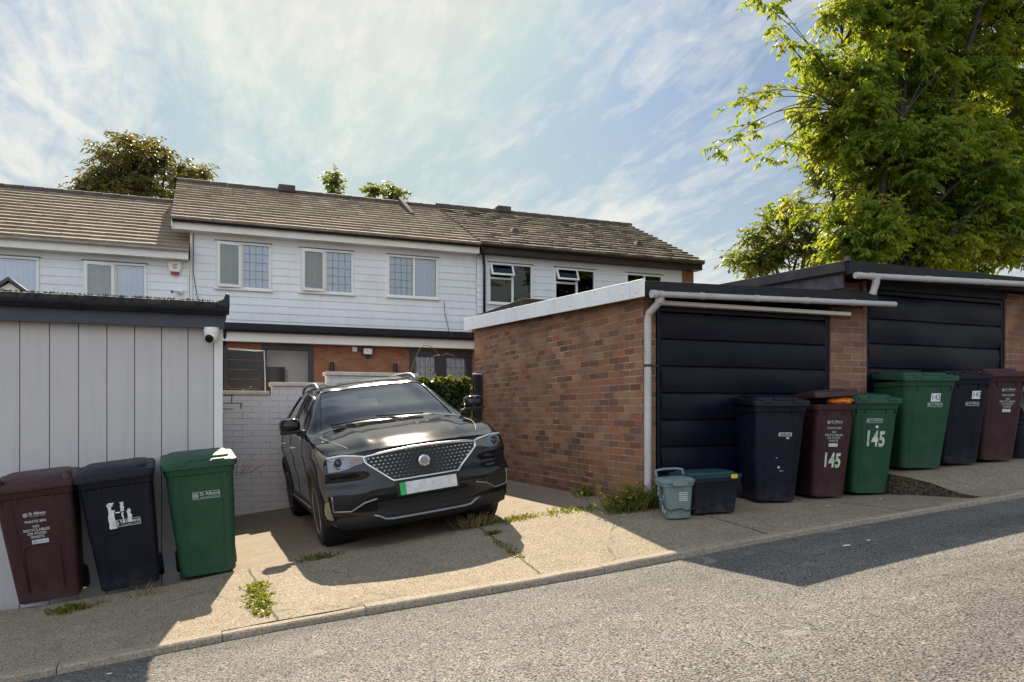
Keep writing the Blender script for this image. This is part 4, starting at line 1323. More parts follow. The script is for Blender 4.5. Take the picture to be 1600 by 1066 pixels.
b5 = wheelie_bin('maroon bin numbered 145 with its lid propped open by an orange bag', M['bin_brown'], 6.08, 6.36, float(z_apron(6.08, 6.21))+.004, yaw=R(-17), w=.44, open_lid=R(7), handle_notch=False)
dec, zz = waste_text(.0, .80)
it = [(1, *g, 'lettering') for g in dec] + [(1, *rect(-.048, .048, zz-.03, zz+.005), 'lettering')]
def number(x, z, h):
    out = []
    for k, ch in enumerate('145'):
        g = text2d(ch, h*1.35, .035, .62)
        out.append(at2(([(a, b + a*.10) for a, b in g[0]], g[1]), x + (k-1)*h*.44, z + (k-1)*-.004))
    return out
it += [(2, *g, 'house_number') for g in number(.0, .40, .15)]
decals(b5, 1.0, it, SW)
t = thing('rubbish_bag', 'orange plastic bag bulging out under the lid of the maroon 145 bin', 'bag', (6.10, 6.16, .085))
rg = []
for i in range(9):
    a = math.pi*i/8
    rg.append([(.13*math.sin(a)*math.cos(q)*(1+.18*math.sin(q*5+i)), -.03+.14*math.sin(a)*math.sin(q)*(1+.15*math.cos(q*4+i*2)), .035-.045*math.cos(a)*(1+.1*math.sin(q*3))) for q in [2*math.pi*k/18 for k in range(18)]])
MB().loft(rg).build('bag', M['orange_bag'], t, world=False, smooth=True)

b6 = wheelie_bin('green bin numbered 145 in peeling digits, standing before the raised slab', M['bin_green'], 6.66, 6.36, float(z_apron(6.66, 6.21))+.004, yaw=R(-21), wd=1.0, w=.49)
it = [(1, *g, 'lettering') for g in logo(-.01, .80, .78)] + [(0, *disc(.02, .735, .016), 'round_sticker')] + [(2, *g, 'house_number') for g in number(.01, .60, .165)]
decals(b6, 1.0, it, SW)

# bins of number 143
def plate143(x, z, w, h):
    g = text2d('143', h*.98, .0, .8)
    return [(0, *rect(x-w/2, x+w/2, z-h/2, z+h/2), 'number_plate')], at2(g, x, z)
def put143(t, wd, x, z, items):
    p, g = plate143(x, z, .105, .088)
    decals(t, wd, items + p, SW)
    mb = MB(); mb.add([(a, bin_front(b, wd)-.006, b) for a, b in g[0]], g[1]); mb.build('house_number', SW[3], t, world=False, recalc=False)
b7 = wheelie_bin('big green bin with a white 143 sticker on the raised slab', M['bin_green'], 7.40, 6.36, float(z_slab(7.4, 6.36))+.010, yaw=R(-19), wd=1.08, w=.575)
put143(b7, 1.08, .075, .80, [(1, *g, 'lettering') for g in logo(.075, .72, .78)])
b8 = wheelie_bin('navy black bin with a white 143 sticker near its right edge', M['bin_black'], 8.00, 6.34, float(z_slab(8.0, 6.34))+.010, yaw=R(-18), wd=.95, w=.52)
put143(b8, .95, .10, .80, [(1, *g, 'lettering') for g in logo(.06, .70, .74)])
b9 = wheelie_bin('maroon bin without a number at the right end of the raised slab', M['bin_brown'], 8.55, 6.30, float(z_slab(8.55, 6.3))+.010, yaw=R(-17), wd=.95, w=.50, handle_notch=False)
dec, zz = waste_text(.03, .83)
decals(b9, .95, [(1, *g, 'lettering') for g in dec] + [(1, *rect(-.02, .08, zz-.03, zz+.005), 'lettering')], SW)

# food caddy
M['caddy'] = plastic('grey_green_caddy_plastic', (.15, .215, .215), (.20, .27, .26))
t = thing('food_caddy', 'small grey green food caddy with coloured dots beside the downpipe', 'caddy', (4.06, 6.05, float(z_apron(4.06, 6.05))+.004), (0, R(-3), R(-16)))
rg = [rrect(w, d, .05, 0, 0, z) for z, w, d in ((0, .20, .20), (.01, .225, .225), (.10, .24, .24), (.30, .275, .275), (.305, .30, .30), (.33, .30, .30))]
bd = MB().loft(rg).build('body', M['caddy'], t, world=False, smooth=True, auto=40)
rg = [rrect(w, d, .06, 0, -.005, z) for z, w, d in ((.332, .315, .325), (.350, .32, .33), (.372, .28, .29), (.376, .2, .2))]
mb = MB().loft(rg); mb.box(-.07, .07, -.185, -.15, .31, .36)
mb.build('lid', M['caddy'], t, world=False, smooth=True, auto=40)
mb = MB(); mb.tube([(-.13, .12, .37), (-.13, .15, .43), (-.06, .155, .44), (.06, .155, .44), (.13, .15, .43), (.13, .12, .37)], .013, 8)
mb.build('handle', M['caddy'], t, world=False, smooth=True)
mb = MB(); mb.tube([(-.145, -.06, .31), (-.155, -.10, .22), (-.15, -.145, .12), (-.10, -.155, .085), (0, -.15, .10), (.06, -.155, .075), (.14, -.14, .10)], .006, 6)
mb.build('carry_handle', M['black_metal'], t, world=False, smooth=True)
dots = [((.10, .45, .30), M['caddy']), ((.62, .66, .64), M['caddy']), ((.05, .20, .40), M['caddy']), ((.55, .60, .45), M['caddy'])]
for k, (c, _) in enumerate(dots):
    m_ = pmat('sticker_%s' % ('mint', 'white', 'blue', 'cream')[k], c, .5)
    mb = MB(); rq = random.Random(k+20)
    for q in range(7):
        y_ = rq.uniform(-.085, .085); z_ = rq.uniform(.06, .28); rr0 = rq.uniform(.009, .017)
        xw = -(.12 + (z_-.10)*.0875) - .003
        mb.add([(xw - .0, y_+rr0*math.cos(a), z_+rr0*math.sin(a)*1.2) for a in [2*math.pi*i/10 for i in range(10)]], [tuple(range(10))])
    mb.build('dot_stickers', m_, bd, world=False)
mb = MB()
for k in range(5):
    z_ = .24 - k*.017
    mb.box(-.005, .075, -(.12+(z_-.1)*.0875)-.004, -(.12+(z_-.1)*.0875)-.001, z_-.0035, z_+.0035)
mb.build('printed_lines', M['sticker_faded'], bd, world=False)

# recycling box
t = thing('recycling_box', 'low black recycling box with a teal edged lid', 'recycling box', (4.47, 6.16, float(z_apron(4.47, 6.16))+.006), (0, R(-2), R(-10)))
rg = [rrect(w, d, .05, 0, 0, z) for z, w, d in ((0, .40, .36), (.012, .43, .39), (.30, .50, .46), (.302, .53, .49), (.335, .53, .49))]
MB().loft(rg).build('body', M['bin_black'], t, world=False, smooth=True, auto=40)
M['teal'] = plastic('teal_lid_plastic', (.014, .05, .055), (.025, .075, .078))
rg = [rrect(w, d, .05, 0, 0, z) for z, w, d in ((.337, .545, .505), (.362, .55, .51), (.368, .50, .46))]
rg2 = [rrect(w, d, .05, 0, .01, z) for z, w, d in ((.366, .47, .42), (.385, .45, .40), (.388, .3, .3))]
MB().loft(rg).loft(rg2).build('lid', M['teal'], t, world=False, smooth=True, auto=40)
MB().loft([[(x, y, z) for x, y, z in rrect(.06, .03, .012, .17, -.265, z_)] for z_ in (.33, .345, .365)]).build('clip', M['yellow'], t, world=False, smooth=True, auto=40)

# dark tub with a rubbish bag at the right edge of the photo
t = thing('dustbin', 'small dark tub at the far right holding a shiny black bag', 'bin', (9.15, 6.35, -.56))
MB().lathe([(.0, 0), (.17, 0), (.185, .03), (.21, .42), (.225, .43), (.225, .46), (.19, .46), (.18, .40), (0, .40)], (0, 0, 0), n=28).build('body', M['bin_black'], t, world=False, smooth=True, auto=40)
M['bag'] = pmat('black_bin_liner', (.012, .012, .016), .22, var=.3, vs=12, bmp=1.0, bs=14)
t2 = thing('rubbish_bag', 'shiny black rubbish bag bulging from the small tub at far right', 'bag', (9.15, 6.35, -.15))
rg = []
for i in range(13):
    a = math.pi*i/12
    rg.append([(.22*math.sin(a)**.8*math.cos(q)*(1+.13*math.sin(q*6+i*1.3)), .22*math.sin(a)**.8*math.sin(q)*(1+.12*math.cos(q*5+i)), .16-.24*math.cos(a)*(1+.06*math.sin(q*4))) for q in [2*math.pi*k/30 for k in range(30)]])
MB().loft(rg).build('bag', M['bag'], t2, world=False, smooth=True)
# ------------------------------------------------------------------ the parked car
M['paint'] = None
m_, nt_, b_ = new_mat('black_car_paint')
co_ = coords(nt_)
b_.inputs['Base Color'].default_value = (.014, .014, .018, 1); b_.inputs['Metallic'].default_value = 0; b_.inputs['Specular IOR Level'].default_value = 0
b_.inputs['Roughness'].default_value = .44; b_.inputs['Coat Weight'].default_value = 1.0; b_.inputs['Coat Roughness'].default_value = .035; b_.inputs['Coat IOR'].default_value = 1.48
fl = noise(nt_, co_, 900, 1, .5)
nt_.links.new(mix(nt_, (.004, .004, .007), (.018, .016, .017), ramp(nt_, fl, [(.5, 0.), (.75, 1.)])), b_.inputs['Base Color'])
dust = noise(nt_, co_, 3.0, 6, .7)
nt_.links.new(ramp(nt_, dust, [(.2, .055), (.8, .095)]), b_.inputs['Coat Roughness'])
M['paint'] = m_
M['gloss_black'] = pmat('gloss_black_trim', (.008, .008, .010), .15, coat=.6, var=.1, rv=.05)
M['trim_black'] = pmat('matt_black_trim', (.008, .008, .009), .6, var=.2, vs=8)
M['chrome'] = pmat('satin_chrome', (.62, .62, .62), .22, metal=1.0, var=.05, rv=.06)
M['silver'] = pmat('silver_trim', (.25, .25, .26), .42, metal=.7, var=.06)
M['alloy'] = pmat('alloy_wheel', (.42, .42, .43), .3, metal=.9, var=.08)
M['lamp_base'] = pmat('lamp_reflector', (.10, .105, .12), .15, metal=.9, var=.35, vs=14, coat=1)
M['brick_reflect'] = pmat('brick_reflection_lens', (.15, .07, .04), .2, coat=1)  # dull brown of reflected brick, painted into the indicator lens colour
M['drl'] = pmat('lamp_white', (.75, .78, .80), .15, coat=1)
M['plate_white'] = pmat('number_plate_white', (.60, .59, .59), .4, var=.22, vs=15)
M['plate_green'] = pmat('plate_green_band', (.02, .45, .12), .4)
M['seat'] = pmat('dark_seat', (.09, .095, .11), .7)
M['windscreen'] = glass_mat('windscreen_glass', (.86, .92, .92), .15, boost=1.0)
M['side_glass'] = glass_mat('tinted_side_glass', (.40, .43, .44), .12, boost=1.0)

_ks = [-.90, -.60, -.30, 0, .30, .62, .95, 1.10, 1.6, 2.2, 2.75, 3.05, 3.25, 3.41]
def KT(v): return pchip(_ks, v)
zt_ = KT([.90, .985, 1.04, 1.083, 1.122, 1.27, 1.45, 1.525, 1.60, 1.605, 1.565, 1.50, 1.23, .98])
p2x_ = KT([.55, .64, .70, .735, .74, .69, .62, .59, .585, .58, .56, .54, .60, .62])
dr_ = KT([.02, .03, .045, .06, .07, .055, .05, .06, .075, .075, .075, .07, .06, .05])
p3x_ = KT([.82, .86, .875, .88, .882, .88, .872, .872, .874, .875, .862, .835, .80, .75])
p3z_ = KT([.86, .915, .95, .975, 1.005, 1.03, 1.045, 1.05, 1.065, 1.08, 1.10, 1.10, 1.03, .93])
p4x_ = KT([.86, .895, .903, .905, .898, .894, .890, .890, .892, .897, .905, .88, .84, .78])
p4z_ = KT([.66, .70, .72, .73, .74, .74, .74, .74, .75, .76, .77, .77, .75, .70])
p5x_ = KT([.855, .885, .89, .888, .880, .872, .870, .870, .872, .885, .89, .86, .82, .76])
p6x_ = KT([.81, .85, .85, .85, .852, .853, .854, .855, .857, .86, .86, .83, .78, .72])
prof_ = pchip([.15, .28, .36, .44, .50, .57, .64, .76, .86, .91], [.13, .035, .03, .0, -.022, -.02, .012, .03, .05, .09])


def Fy(x, z): return -.90 + .22*(abs(x)/.87)**3.2 + float(prof_(z)) + .040*math.exp(-((z-.63)/.055)**2)*float(sm((abs(x)-.48)/.16)) - .02*math.exp(-((z-.72)/.03)**2)*float(sm((abs(x)-.52)/.12))


def ctrl(y):
    zt = float(zt_(y)); x2 = float(p2x_(y)); d = float(dr_(y))
    return [(0, zt), (x2*.52, zt-d*.16), (x2, zt-d), (float(p3x_(y)), float(p3z_(y))), (float(p4x_(y)), float(p4z_(y))),
            (float(p5x_(y)), .46), (float(p6x_(y)), .27), (float(p6x_(y))-.13, .20), (0, .20)]


_cc = {}
def S(y, v, sx=1):
    """point of the car body: y along the car, v round the half section (0 roof centre .. 8 floor centre)"""
    y = max(-.9, min(3.41, y))
    if y not in _cc: _cc[y] = ctrl(y)
    c = _cc[y]
    i = min(7, int(v)); t = v - i
    P1, P2 = c[i], c[i+1]
    P0 = c[i-1] if i > 0 else (-c[1][0], c[1][1])
    P3 = c[i+2] if i < 7 else (-c[7][0], c[7][1])
    tn = .5
    def cr(a, b, c_, d):
        return b + tn*t*(c_-a) + t*t*(2*tn*a + (tn-3)*b + (3-2*tn)*c_ - tn*d) + t**3*(-tn*a + (2-tn)*b + (tn-2)*c_ + tn*d)
    x, z = cr(P0[0], P1[0], P2[0], P3[0]), cr(P0[1], P1[1], P2[1], P3[1])
    x = max(0, x)
    k = max(0, 1-(y+.9)/.75)**1.3
    yy = y + (Fy(x, z)+.9)*k
    if v < 2.6:
        w = 1 if v < 1.9 else (2.6-v)/.7
        yy -= .10*(1-(x/.78)**2)*math.exp(-((y-.45)/.42)**2)*w
    # crease along the bonnet
    if v < 2 and y < .35: z += .010*math.exp(-((x-.46)/.045)**2)*min(1, (y+.9)/.3) - .004*math.exp(-(x/.3)**2)
    # shoulder crease and scooped doors
    if 2.9 < v < 6: x += .012*math.exp(-((z-.86)/.03)**2) * (1 if y > -.2 else max(0, (y+.6)/.4)) - .018*math.exp(-((z-.55)/.11)**2)*math.exp(-((y-1.3)/.55)**2)
    return (sx*x, yy, z)


def Sn(y, v, sx=1, e=0.):
    p = Vector(S(y, v, 1)); a = Vector(S(y+.01, v, 1)) - Vector(S(y-.01, v, 1))
    b = Vector(S(y, min(8, v+.02), 1)) - Vector(S(y, max(0, v-.02), 1))
    n = a.cross(b)
    if n.length < 1e-9: n = Vector((1, 0, 0))
    n.normalize()
    if n.x < 0 and v > 2.2: n = -n
    if v <= 2.2 and n.z < 0: n = -n
    q = p + n*e
    return (sx*q.x, q.y, q.z)


# where it stands on the sloping pad
cx, cy = 1.93, 7.60
fl_, fr_ = Vector((cx-.79, cy, float(z_apron(cx-.79, cy)))), Vector((cx+.79, cy, float(z_apron(cx+.79, cy))))
rm_ = Vector((cx, cy+2.585, .5*float(z_apron(cx-.79, cy+2.585)) + .5*float(z_apron(cx+.79, cy+2.585))))
mid = (fl_+fr_)/2
ux = (fr_-fl_).normalized(); uy = (rm_-mid); uy = (uy - ux*uy.dot(ux)).normalized(); uz = ux.cross(uy)
rotm = Matrix((ux, uy, uz)).transposed()
car = thing('parked_car', 'black sport utility car with silver roof rails parked nose out on the drive', 'car', mid + Vector((0, 0, -.008)), rotm.to_euler())
B = lambda mb, name, mat, par=None, **k: mb.build(name, M[mat] if isinstance(mat, str) else mat, par or car, world=False, **k)


def inpoly(p, poly):
    c = False
    for i in range(len(poly)):
        a, b = poly[i], poly[i-1]
        if (a[1] > p[1]) != (b[1] > p[1]) and p[0] < (b[0]-a[0])*(p[1]-a[1])/(b[1]-a[1])+a[0]: c = not c
    return c


SIDE_W = [[(.52, 2.93), (1.12, 2.14), (1.52, 2.12), (1.52, 2.93)], [(1.60, 2.93), (1.60, 2.12), (2.36, 2.13), (2.52, 2.45), (2.50, 2.93)], [(2.57, 2.92), (2.60, 2.50), (2.76, 2.58), (2.93, 2.88)]]
REAR_W = [(3.07, -1), (3.07, 1.75), (3.22, 1.75), (3.22, -1)]
WS = [(.34, -1), (.34, 1.93), (1.065, 1.93), (1.065, -1)]
WELLS = [0, 2.585]
ysm = ar(-.9, .32, .035) + [.34] + ar(.37, 1.04, .03) + [1.065] + ar(1.09, 3.41, .033)
vs_ = ar(0, 1.86, .155) + [1.93] + ar(1.97, 3, .06) + ar(3.08, 6, .10) + ar(6.2, 8, .3)
full = [(v, -1) for v in reversed(vs_[1:])] + [(v, 1) for v in vs_]
P = [[S(y, v, s) for v, s in full] for y in ysm]


def skipc(i, j):
    y = (ysm[i]+ysm[i+1])/2; v = (full[j][0]+full[j+1][0])/2
    if full[j][1] != full[j+1][1]: v = full[j+1][0]/2
    if inpoly((y, v), WS) or inpoly((y, v), REAR_W) or any(inpoly((y, v), w) for w in SIDE_W): return True
    c = [sum(P[a][b][k] for a in (i, i+1) for b in (j, j+1))/4 for k in range(3)]
    return any((c[1]-w)**2 + (c[2]-.335)**2 < .378**2 and abs(c[0]) > .45 and c[2] < .8 for w in WELLS)


body = MB().grid(P, skip=skipc)
# closed nose and tail
nose = []
for v in vs_:
    x, y, z = S(-.9, v)
    nose.append([(x*t, Fy(x*t, z), z) for t in ar(-1, 1, .07)])
body.grid(nose)
tail = []
for v in vs_:
    x, y, z = S(3.41, v)
    tail.append([(x*t, y + .06*(1-t*t), z) for t in ar(-1, 1, .2)])
body.grid(tail)
carbody = B(body, 'body', 'paint', smooth=True, auto=40, weld=.0008)


def ypatch(ys, vsx, e, sx):
    return [[Sn(y, v, sx, e) for v in vsx] for y in ys]


# windscreen and rear window (wrap right across)
def across(y, vmax, e, n=16):
    return [Sn(y, vmax*abs(t), -1 if t < 0 else 1, e) for t in [(-1 + 2*i/(2*n)) for i in range(2*n+1)]]
B(MB().grid([across(y, 1.955, -.004) for y in ar(.325, 1.075, .03)]), 'windscreen', 'windscreen', smooth=True)
B(MB().grid([across(y, 1.77, -.004) for y in ar(3.05, 3.235, .03)]), 'rear_window', 'side_glass', smooth=True)
# black glass border
bd = MB()
for sx in (-1, 1):
    bd.grid([[Sn(y, v, sx, .003) for v in (1.86, 1.9, 1.96, 2.02)] for y in ar(.31, 1.09, .03)])
bd.grid([across(y, 1.95, .003) for y in (.30, .33, .36)])
bd.grid([across(y, 1.95, .003) for y in (1.035, 1.06, 1.085)])
B(bd, 'windscreen_border', 'gloss_black', smooth=True)
# side windows, each pane of its own
for sx in (-1, 1):
    for w in SIDE_W:
        n = len(w)
        cyv = (sum(p[0] for p in w)/n, sum(p[1] for p in w)/n)
        # fan of rings from centre to outline
        out = []
        for i in range(n):
            a, b = w[i], w[(i+1) % n]
            for q in ar(0, 1, .1)[:-1]: out.append((a[0]+(b[0]-a[0])*q, a[1]+(b[1]-a[1])*q))
        rings = [[Sn(cyv[0]+(p[0]-cyv[0])*s, cyv[1]+(p[1]-cyv[1])*s, sx, -.003) for p in out] for s in (.02, .35, .7, 1.0)]
        g = B(MB().grid(rings, closed_v=True), 'side_window', 'side_glass', smooth=True)
        mb = MB().tube([Sn(p[0], p[1], sx, .001) for p in out], .017, 6, closed=True)
        B(mb, 'window_seal', 'gloss_black', g, smooth=True)
    # chrome line under and over the windows
    mb = MB()
    mb.tube([Sn(y, 3.0, sx, .006) for y in ar(.50, 2.95, .08)], .010, 6)
    mb.tube([Sn(.50 + .62*q, 3.0 - .90*q, sx, .006) for q in ar(0, 1, .1)] + [Sn(y, 2.10 + .02*math.sin(y), sx, .006) for y in ar(1.16, 2.3, .08)] + [Sn(2.3+.65*q, 2.12+.86*q**1.5, sx, .006) for q in ar(0, 1, .1)], .008, 6)
    B(mb, 'window_chrome', 'chrome', smooth=True)
# shut lines
mb = MB()
def seam(pts, r=.0045): mb.tube(pts, r, 4)
for sx in (-1, 1):
    seam([Sn(y, 2.06, sx, -.002) for y in ar(-.78, .16, .06)])
    seam([Sn(.46 + .10*max(0, (v-4.2))/1.6, v, sx, 0) for v in ar(3.02, 5.75, .15)])
    seam([Sn(1.56, v, sx, 0) for v in ar(2.1, 5.75, .15)])
    seam([Sn(2.54 - .30*max(0, min(1, (v-3.6)/1.2)), v, sx, 0) for v in ar(2.5, 5.2, .15)])
    seam([Sn(y, 5.72, sx, 0) for y in ar(.55, 2.2, .1)])
seam([(x, Fy(x, .862)-.001, .862 - .0*x) for x in ar(-.62, .62, .05)])
B(mb, 'shut_lines', 'trim_black', smooth=True)

# grille
gt = lambda x: .868 - .03*(abs(x)/.52)**2
gb = lambda x: .60 + (.19*max(0, (abs(x)-.30))/.22)
cols = ar(-.52, .52, .02)
B(MB().grid([[(x, Fy(x, gb(x)+(gt(x)-gb(x))*t) - .004, gb(x)+(gt(x)-gb(x))*t) for t in ar(0, 1, .1)] for x in cols]), 'grille', 'trim_black', smooth=True)
mb = MB()
for r_ in range(8):
    z = .632 + r_*.031
    for k in range(-13, 14):
        x = k*.040 + (.020 if r_ % 2 else 0)
        if abs(x) > .5 or z > gt(x)-.016 or z < gb(x)+.016 or math.hypot(x, z-.735) < .08: continue
        q_ = min(1, abs(x)/.42 + max(0, z-.78)*3)
        s = .0045 + .0050*q_; y = Fy(x, z) - .006
        mb.add([(x-s*1.6, y, z), (x, y, z-s*.8), (x+s*1.6, y, z), (x, y, z+s*.8), (x, y-.006, z)], [(0, 1, 4), (1, 2, 4), (2, 3, 4), (3, 0, 4)])
GR = bpy.data.objects['grille']
B(mb, 'grille_studs', 'chrome', GR)
out = [(x, gt(x)) for x in cols] + [(x, gb(x)) for x in reversed(cols)]
B(MB().tube([(x, Fy(x, z)-.006, z) for x, z in out], .014, 6, closed=True), 'grille_frame', 'chrome', GR, smooth=True)
mb = MB().lathe([(.0, -.03), (.045, -.03), (.056, -.024), (.058, -.012), (.05, 0)], (0, Fy(0, .735), .735), 'y', 8); B(mb, 'badge', 'chrome', smooth=True, auto=30)
mb = MB().lathe([(.0, -.0335), (.037, -.0335), (.037, -.029)], (0, Fy(0, .735), .735), 'y', 8); B(mb, 'badge_inset', 'silver', bpy.data.objects['badge'])
# number plate
y_ = Fy(0, .52)-.018
pl = B(MB().box(-.21, .265, y_-.012, y_, .465, .575), 'number_plate', 'plate_white', bevel=.004)
B(MB().box(-.262, -.212, y_-.0115, y_+.0005, .465, .575), 'green_band', 'plate_green', pl)
B(MB().box(-.29, .29, y_+.002, y_+.03, .45, .59), 'plate_holder', 'trim_black', pl, bevel=.006)
# headlights
for sx in (-1, 1):
    top = pchip([.50, .60, .72, .825], [.842, .862, .876, .868]); bot = pchip([.50, .60, .70, .825], [.795, .775, .745, .735])
    g = [[(sx*x, Fy(x, float(bot(x)+(top(x)-bot(x))*t))-.005, float(bot(x)+(top(x)-bot(x))*t)) for t in ar(0, 1, .2)] for x in ar(.50, .825, .025)]
    mb = MB().grid(g)
    hl_ = B(mb, 'headlight', 'lamp_base', smooth=True)
    B(MB().grid([[Sn(y, 2.93 + .70*t*(1-.75*((y+.9)/.36)), sx, .004) for t in ar(0, 1, .2)] for y in ar(-.9, -.54, .04)]), 'lamp_side', 'lamp_base', hl_, smooth=True)
    lc = (sx*.735, Fy(.735, .812)-.004, .812)
    B(MB().lathe([(.052, .012), (.056, -.016), (.046, -.020), (.042, .0)], lc, 'y', 24), 'lamp_ring', 'silver', hl_, smooth=True, auto=40)
    B(MB().lathe([(0, -.022), (.02, -.020), (.032, -.012), (.038, .006)], lc, 'y', 20), 'lamp_lens', 'gloss_black', hl_, smooth=True)
    B(MB().grid([[(sx*x, Fy(x, z)-.008, z) for z in (.798, .815, .832)] for x in ar(.52, .645, .02)]), 'indicator', 'brick_reflect', hl_, smooth=True)
    B(MB().tube([(sx*x, Fy(x, float(top(x)))-.008, float(top(x))-.004) for x in ar(.50, .825, .03)], .008, 6), 'daytime_strip', 'drl', hl_, smooth=True)
    # fog lamp recess and silver surround
    fz = pchip([.55, .65, .76, .82], [.49, .52, .535, .535]); fb = pchip([.55, .65, .76, .82], [.46, .405, .385, .385])
    B(MB().grid([[(sx*x, Fy(x, z)-.004, z) for z in ar(float(fb(x)), float(fz(x)), .03)[:1] + [float(fb(x)) + (float(fz(x))-float(fb(x)))*q for q in (.33, .66, 1)]] for x in ar(.55, .82, .03)]), 'fog_recess', 'trim_black', smooth=True)
    pts = [(.83, .53), (.825, .385), (.68, .375), (.57, .44), (.46, .465)]
    sm_ = []
    for a, b in zip(pts[:-1], pts[1:]):
        for q in ar(0, 1, .25)[:-1]: sm_.append((a[0]+(b[0]-a[0])*q, a[1]+(b[1]-a[1])*q))
    B(MB().tube([(sx*x, Fy(x, z)-.010, z) for x, z in sm_ + [pts[-1]]], .0095, 6), 'bumper_trim', 'silver', smooth=True)
# lower intake, skid plate, dark chin
B(MB().grid([[(x, Fy(x, z)-.003, z) for z in ar(.335, .43, .03)] for x in ar(-.46, .46, .04)]), 'lower_intake', 'trim_black', smooth=True)
B(MB().grid([[(x, Fy(x, z)-.004, z) for z in ar(.22, .325, .03)] for x in ar(-.80, .80, .04)]), 'lower_bumper', 'trim_black', smooth=True)
sk = [(-.50, .318), (-.45, .30), (-.40, .268)] + [(x, .262) for x in ar(-.34, .34, .1)] + [(.40, .268), (.45, .30), (.50, .318)]
B(MB().tube([(x, Fy(x, z)-.012, z) for x, z in sk], .013, 6), 'skid_plate', 'silver', smooth=True)

# arches and sills
pts_all = np.array([S(y, v) for y in ar(-.9, 3.41, .02) for v in ar(3.0, 7.0, .06)])
def side_x(y, z):
    d = (pts_all[:, 1]-y)**2 + (pts_all[:, 2]-z)**2
    i = np.argsort(d)[:5]; w = 1/(d[i]+1e-5)
    return float((pts_all[i, 0]*w).sum()/w.sum())
for sx in (-1, 1):
    for w in WELLS:
        rows = []
        for a in ar(R(-16), R(196), R(7)):
            row = []
            for r_, e in ((.355, -.03), (.358, .012), (.40, .018), (.425, .010), (.43, -.004)):
                y, z = w - r_*math.cos(a), .335 + r_*math.sin(a)
                row.append((sx*(side_x(y, max(.24, z))+e), y, z))
            rows.append(row)
        B(MB().grid(rows), 'wheel_arch', 'trim_black', smooth=True)
        B(MB().grid([[(sx*xx, w - rr0*math.cos(a), .335+rr0*math.sin(a)) for xx, rr0 in ((.86, .37), (.58, .37), (.58, .05))] for a in [2*math.pi*k/24 for k in range(25)]]), 'wheel_well', 'trim_black', smooth=True, auto=40)
        # wheel
        c = (sx*.79, w, .335)
        ty = B(MB().lathe([(.22, .10), (.30, .108), (.325, .095), (.336, .06), (.337, 0), (.336, -.06), (.325, -.095), (.30, -.108), (.22, -.10)], c, 'x', 40), 'tyre', 'tyre', smooth=True, auto=45)
        s_ = sx
        rim = MB()
        rim.lathe([(.0, s_*.02), (.19, s_*.01), (.215, s_*.04), (.228, s_*.098), (.222, s_*.102), (.205, s_*.095), (.20, s_*.03), (.02, s_*.045)], c, 'x', 40)
        ri = B(rim, 'rim', 'trim_black', ty, smooth=True, auto=40)
        sp = MB()
        for k in range(5):
            for dq in (-.13, .13):
                a = 2*math.pi*k/5 + dq + .3
                def rp(r_, t, h): return (c[0]+s_*h, c[1] + r_*math.cos(a)-t*math.sin(a), c[2] + r_*math.sin(a)+t*math.cos(a))
                sp.hexa([rp(.035, -.013, .05), rp(.035, .013, .05), rp(.215, .017, .06), rp(.215, -.017, .06), rp(.035, -.012, .088), rp(.035, .012, .088), rp(.215, .014, .098), rp(.215, -.014, .098)])
        sp.lathe([(0, s_*.096), (.03, s_*.096), (.045, s_*.085), (.045, s_*.04)], c, 'x', 20)
        sp.lathe([(.205, s_*.092), (.214, s_*.104), (.226, s_*.102), (.226, s_*.09)], c, 'x', 40)
        B(sp, 'spokes', 'alloy', ty, smooth=True, auto=30)
    B(MB().grid([[(sx*(side_x(y, max(.24, z))+e), y, z) for z, e in ((.20, -.05), (.215, .012), (.30, .014), (.36, .012), (.375, -.004))] for y in ar(.40, 2.2, .1)]), 'sill_cladding', 'trim_black', smooth=True, auto=40)
    B(MB().tube([(sx*(side_x(y, .31)+.018), y, .315) for y in ar(.48, 2.12, .1)], .014, 6), 'sill_strip', 'silver', smooth=True)
    for y in (1.30, 2.28):
        p = Sn(y, 3.42, sx, .022)
        B(MB().tube([(p[0]-sx*.03, y-.10, p[2]), (p[0], y-.085, p[2]+.002), (p[0]+sx*.004, y, p[2]+.004), (p[0], y+.085, p[2]+.002), (p[0]-sx*.03, y+.10, p[2])], .014, 8), 'door_handle', 'chrome', smooth=True)
    # door mirror
    mb = MB()
    rg = []
    for t_, w_, h_ in ((-.085, .10, .05), (-.07, .17, .12), (-.02, .205, .15), (.05, .205, .16), (.075, .19, .145)):
        rg.append([(x, .44+t_, z) for x, z in [(sx*(.99 + w_/2*math.copysign(abs(math.cos(q))**.6, math.cos(q))), 1.175 + h_/2*math.copysign(abs(math.sin(q))**.6, math.sin(q))) for q in [2*math.pi*k/20 for k in range(20)]]])
    mi = B(mb.loft(rg), 'door_mirror', 'paint', smooth=True, auto=50)
    B(MB().box(min(sx*.885, sx*1.09), max(sx*.885, sx*1.09), .365, .50, 1.092, 1.132), 'mirror_base', 'trim_black', mi, bevel=.012)
    B(MB().box(min(sx*.84, sx*.93), max(sx*.84, sx*.93), .42, .50, 1.06, 1.115), 'mirror_arm', 'trim_black', mi, bevel=.008)
    B(MB().box(min(sx*.905, sx*1.08), max(sx*.905, sx*1.08), .517, .521, 1.11, 1.24), 'mirror_glass', 'chrome', mi)
    # roof rail
    ry = ar(1.16, 2.95, .06)
    def rail(y):
        p = S(y, 1.93); q = (y-1.16)/(2.95-1.16)
        lift = .052*min(1, (min(q, 1-q)/.10))**.55
        return (sx*(p[0]-.005), y, p[2]+.008+lift)
    B(MB().tube([rail(y) for y in ry], .019, 8), 'roof_rail', 'silver', smooth=True)
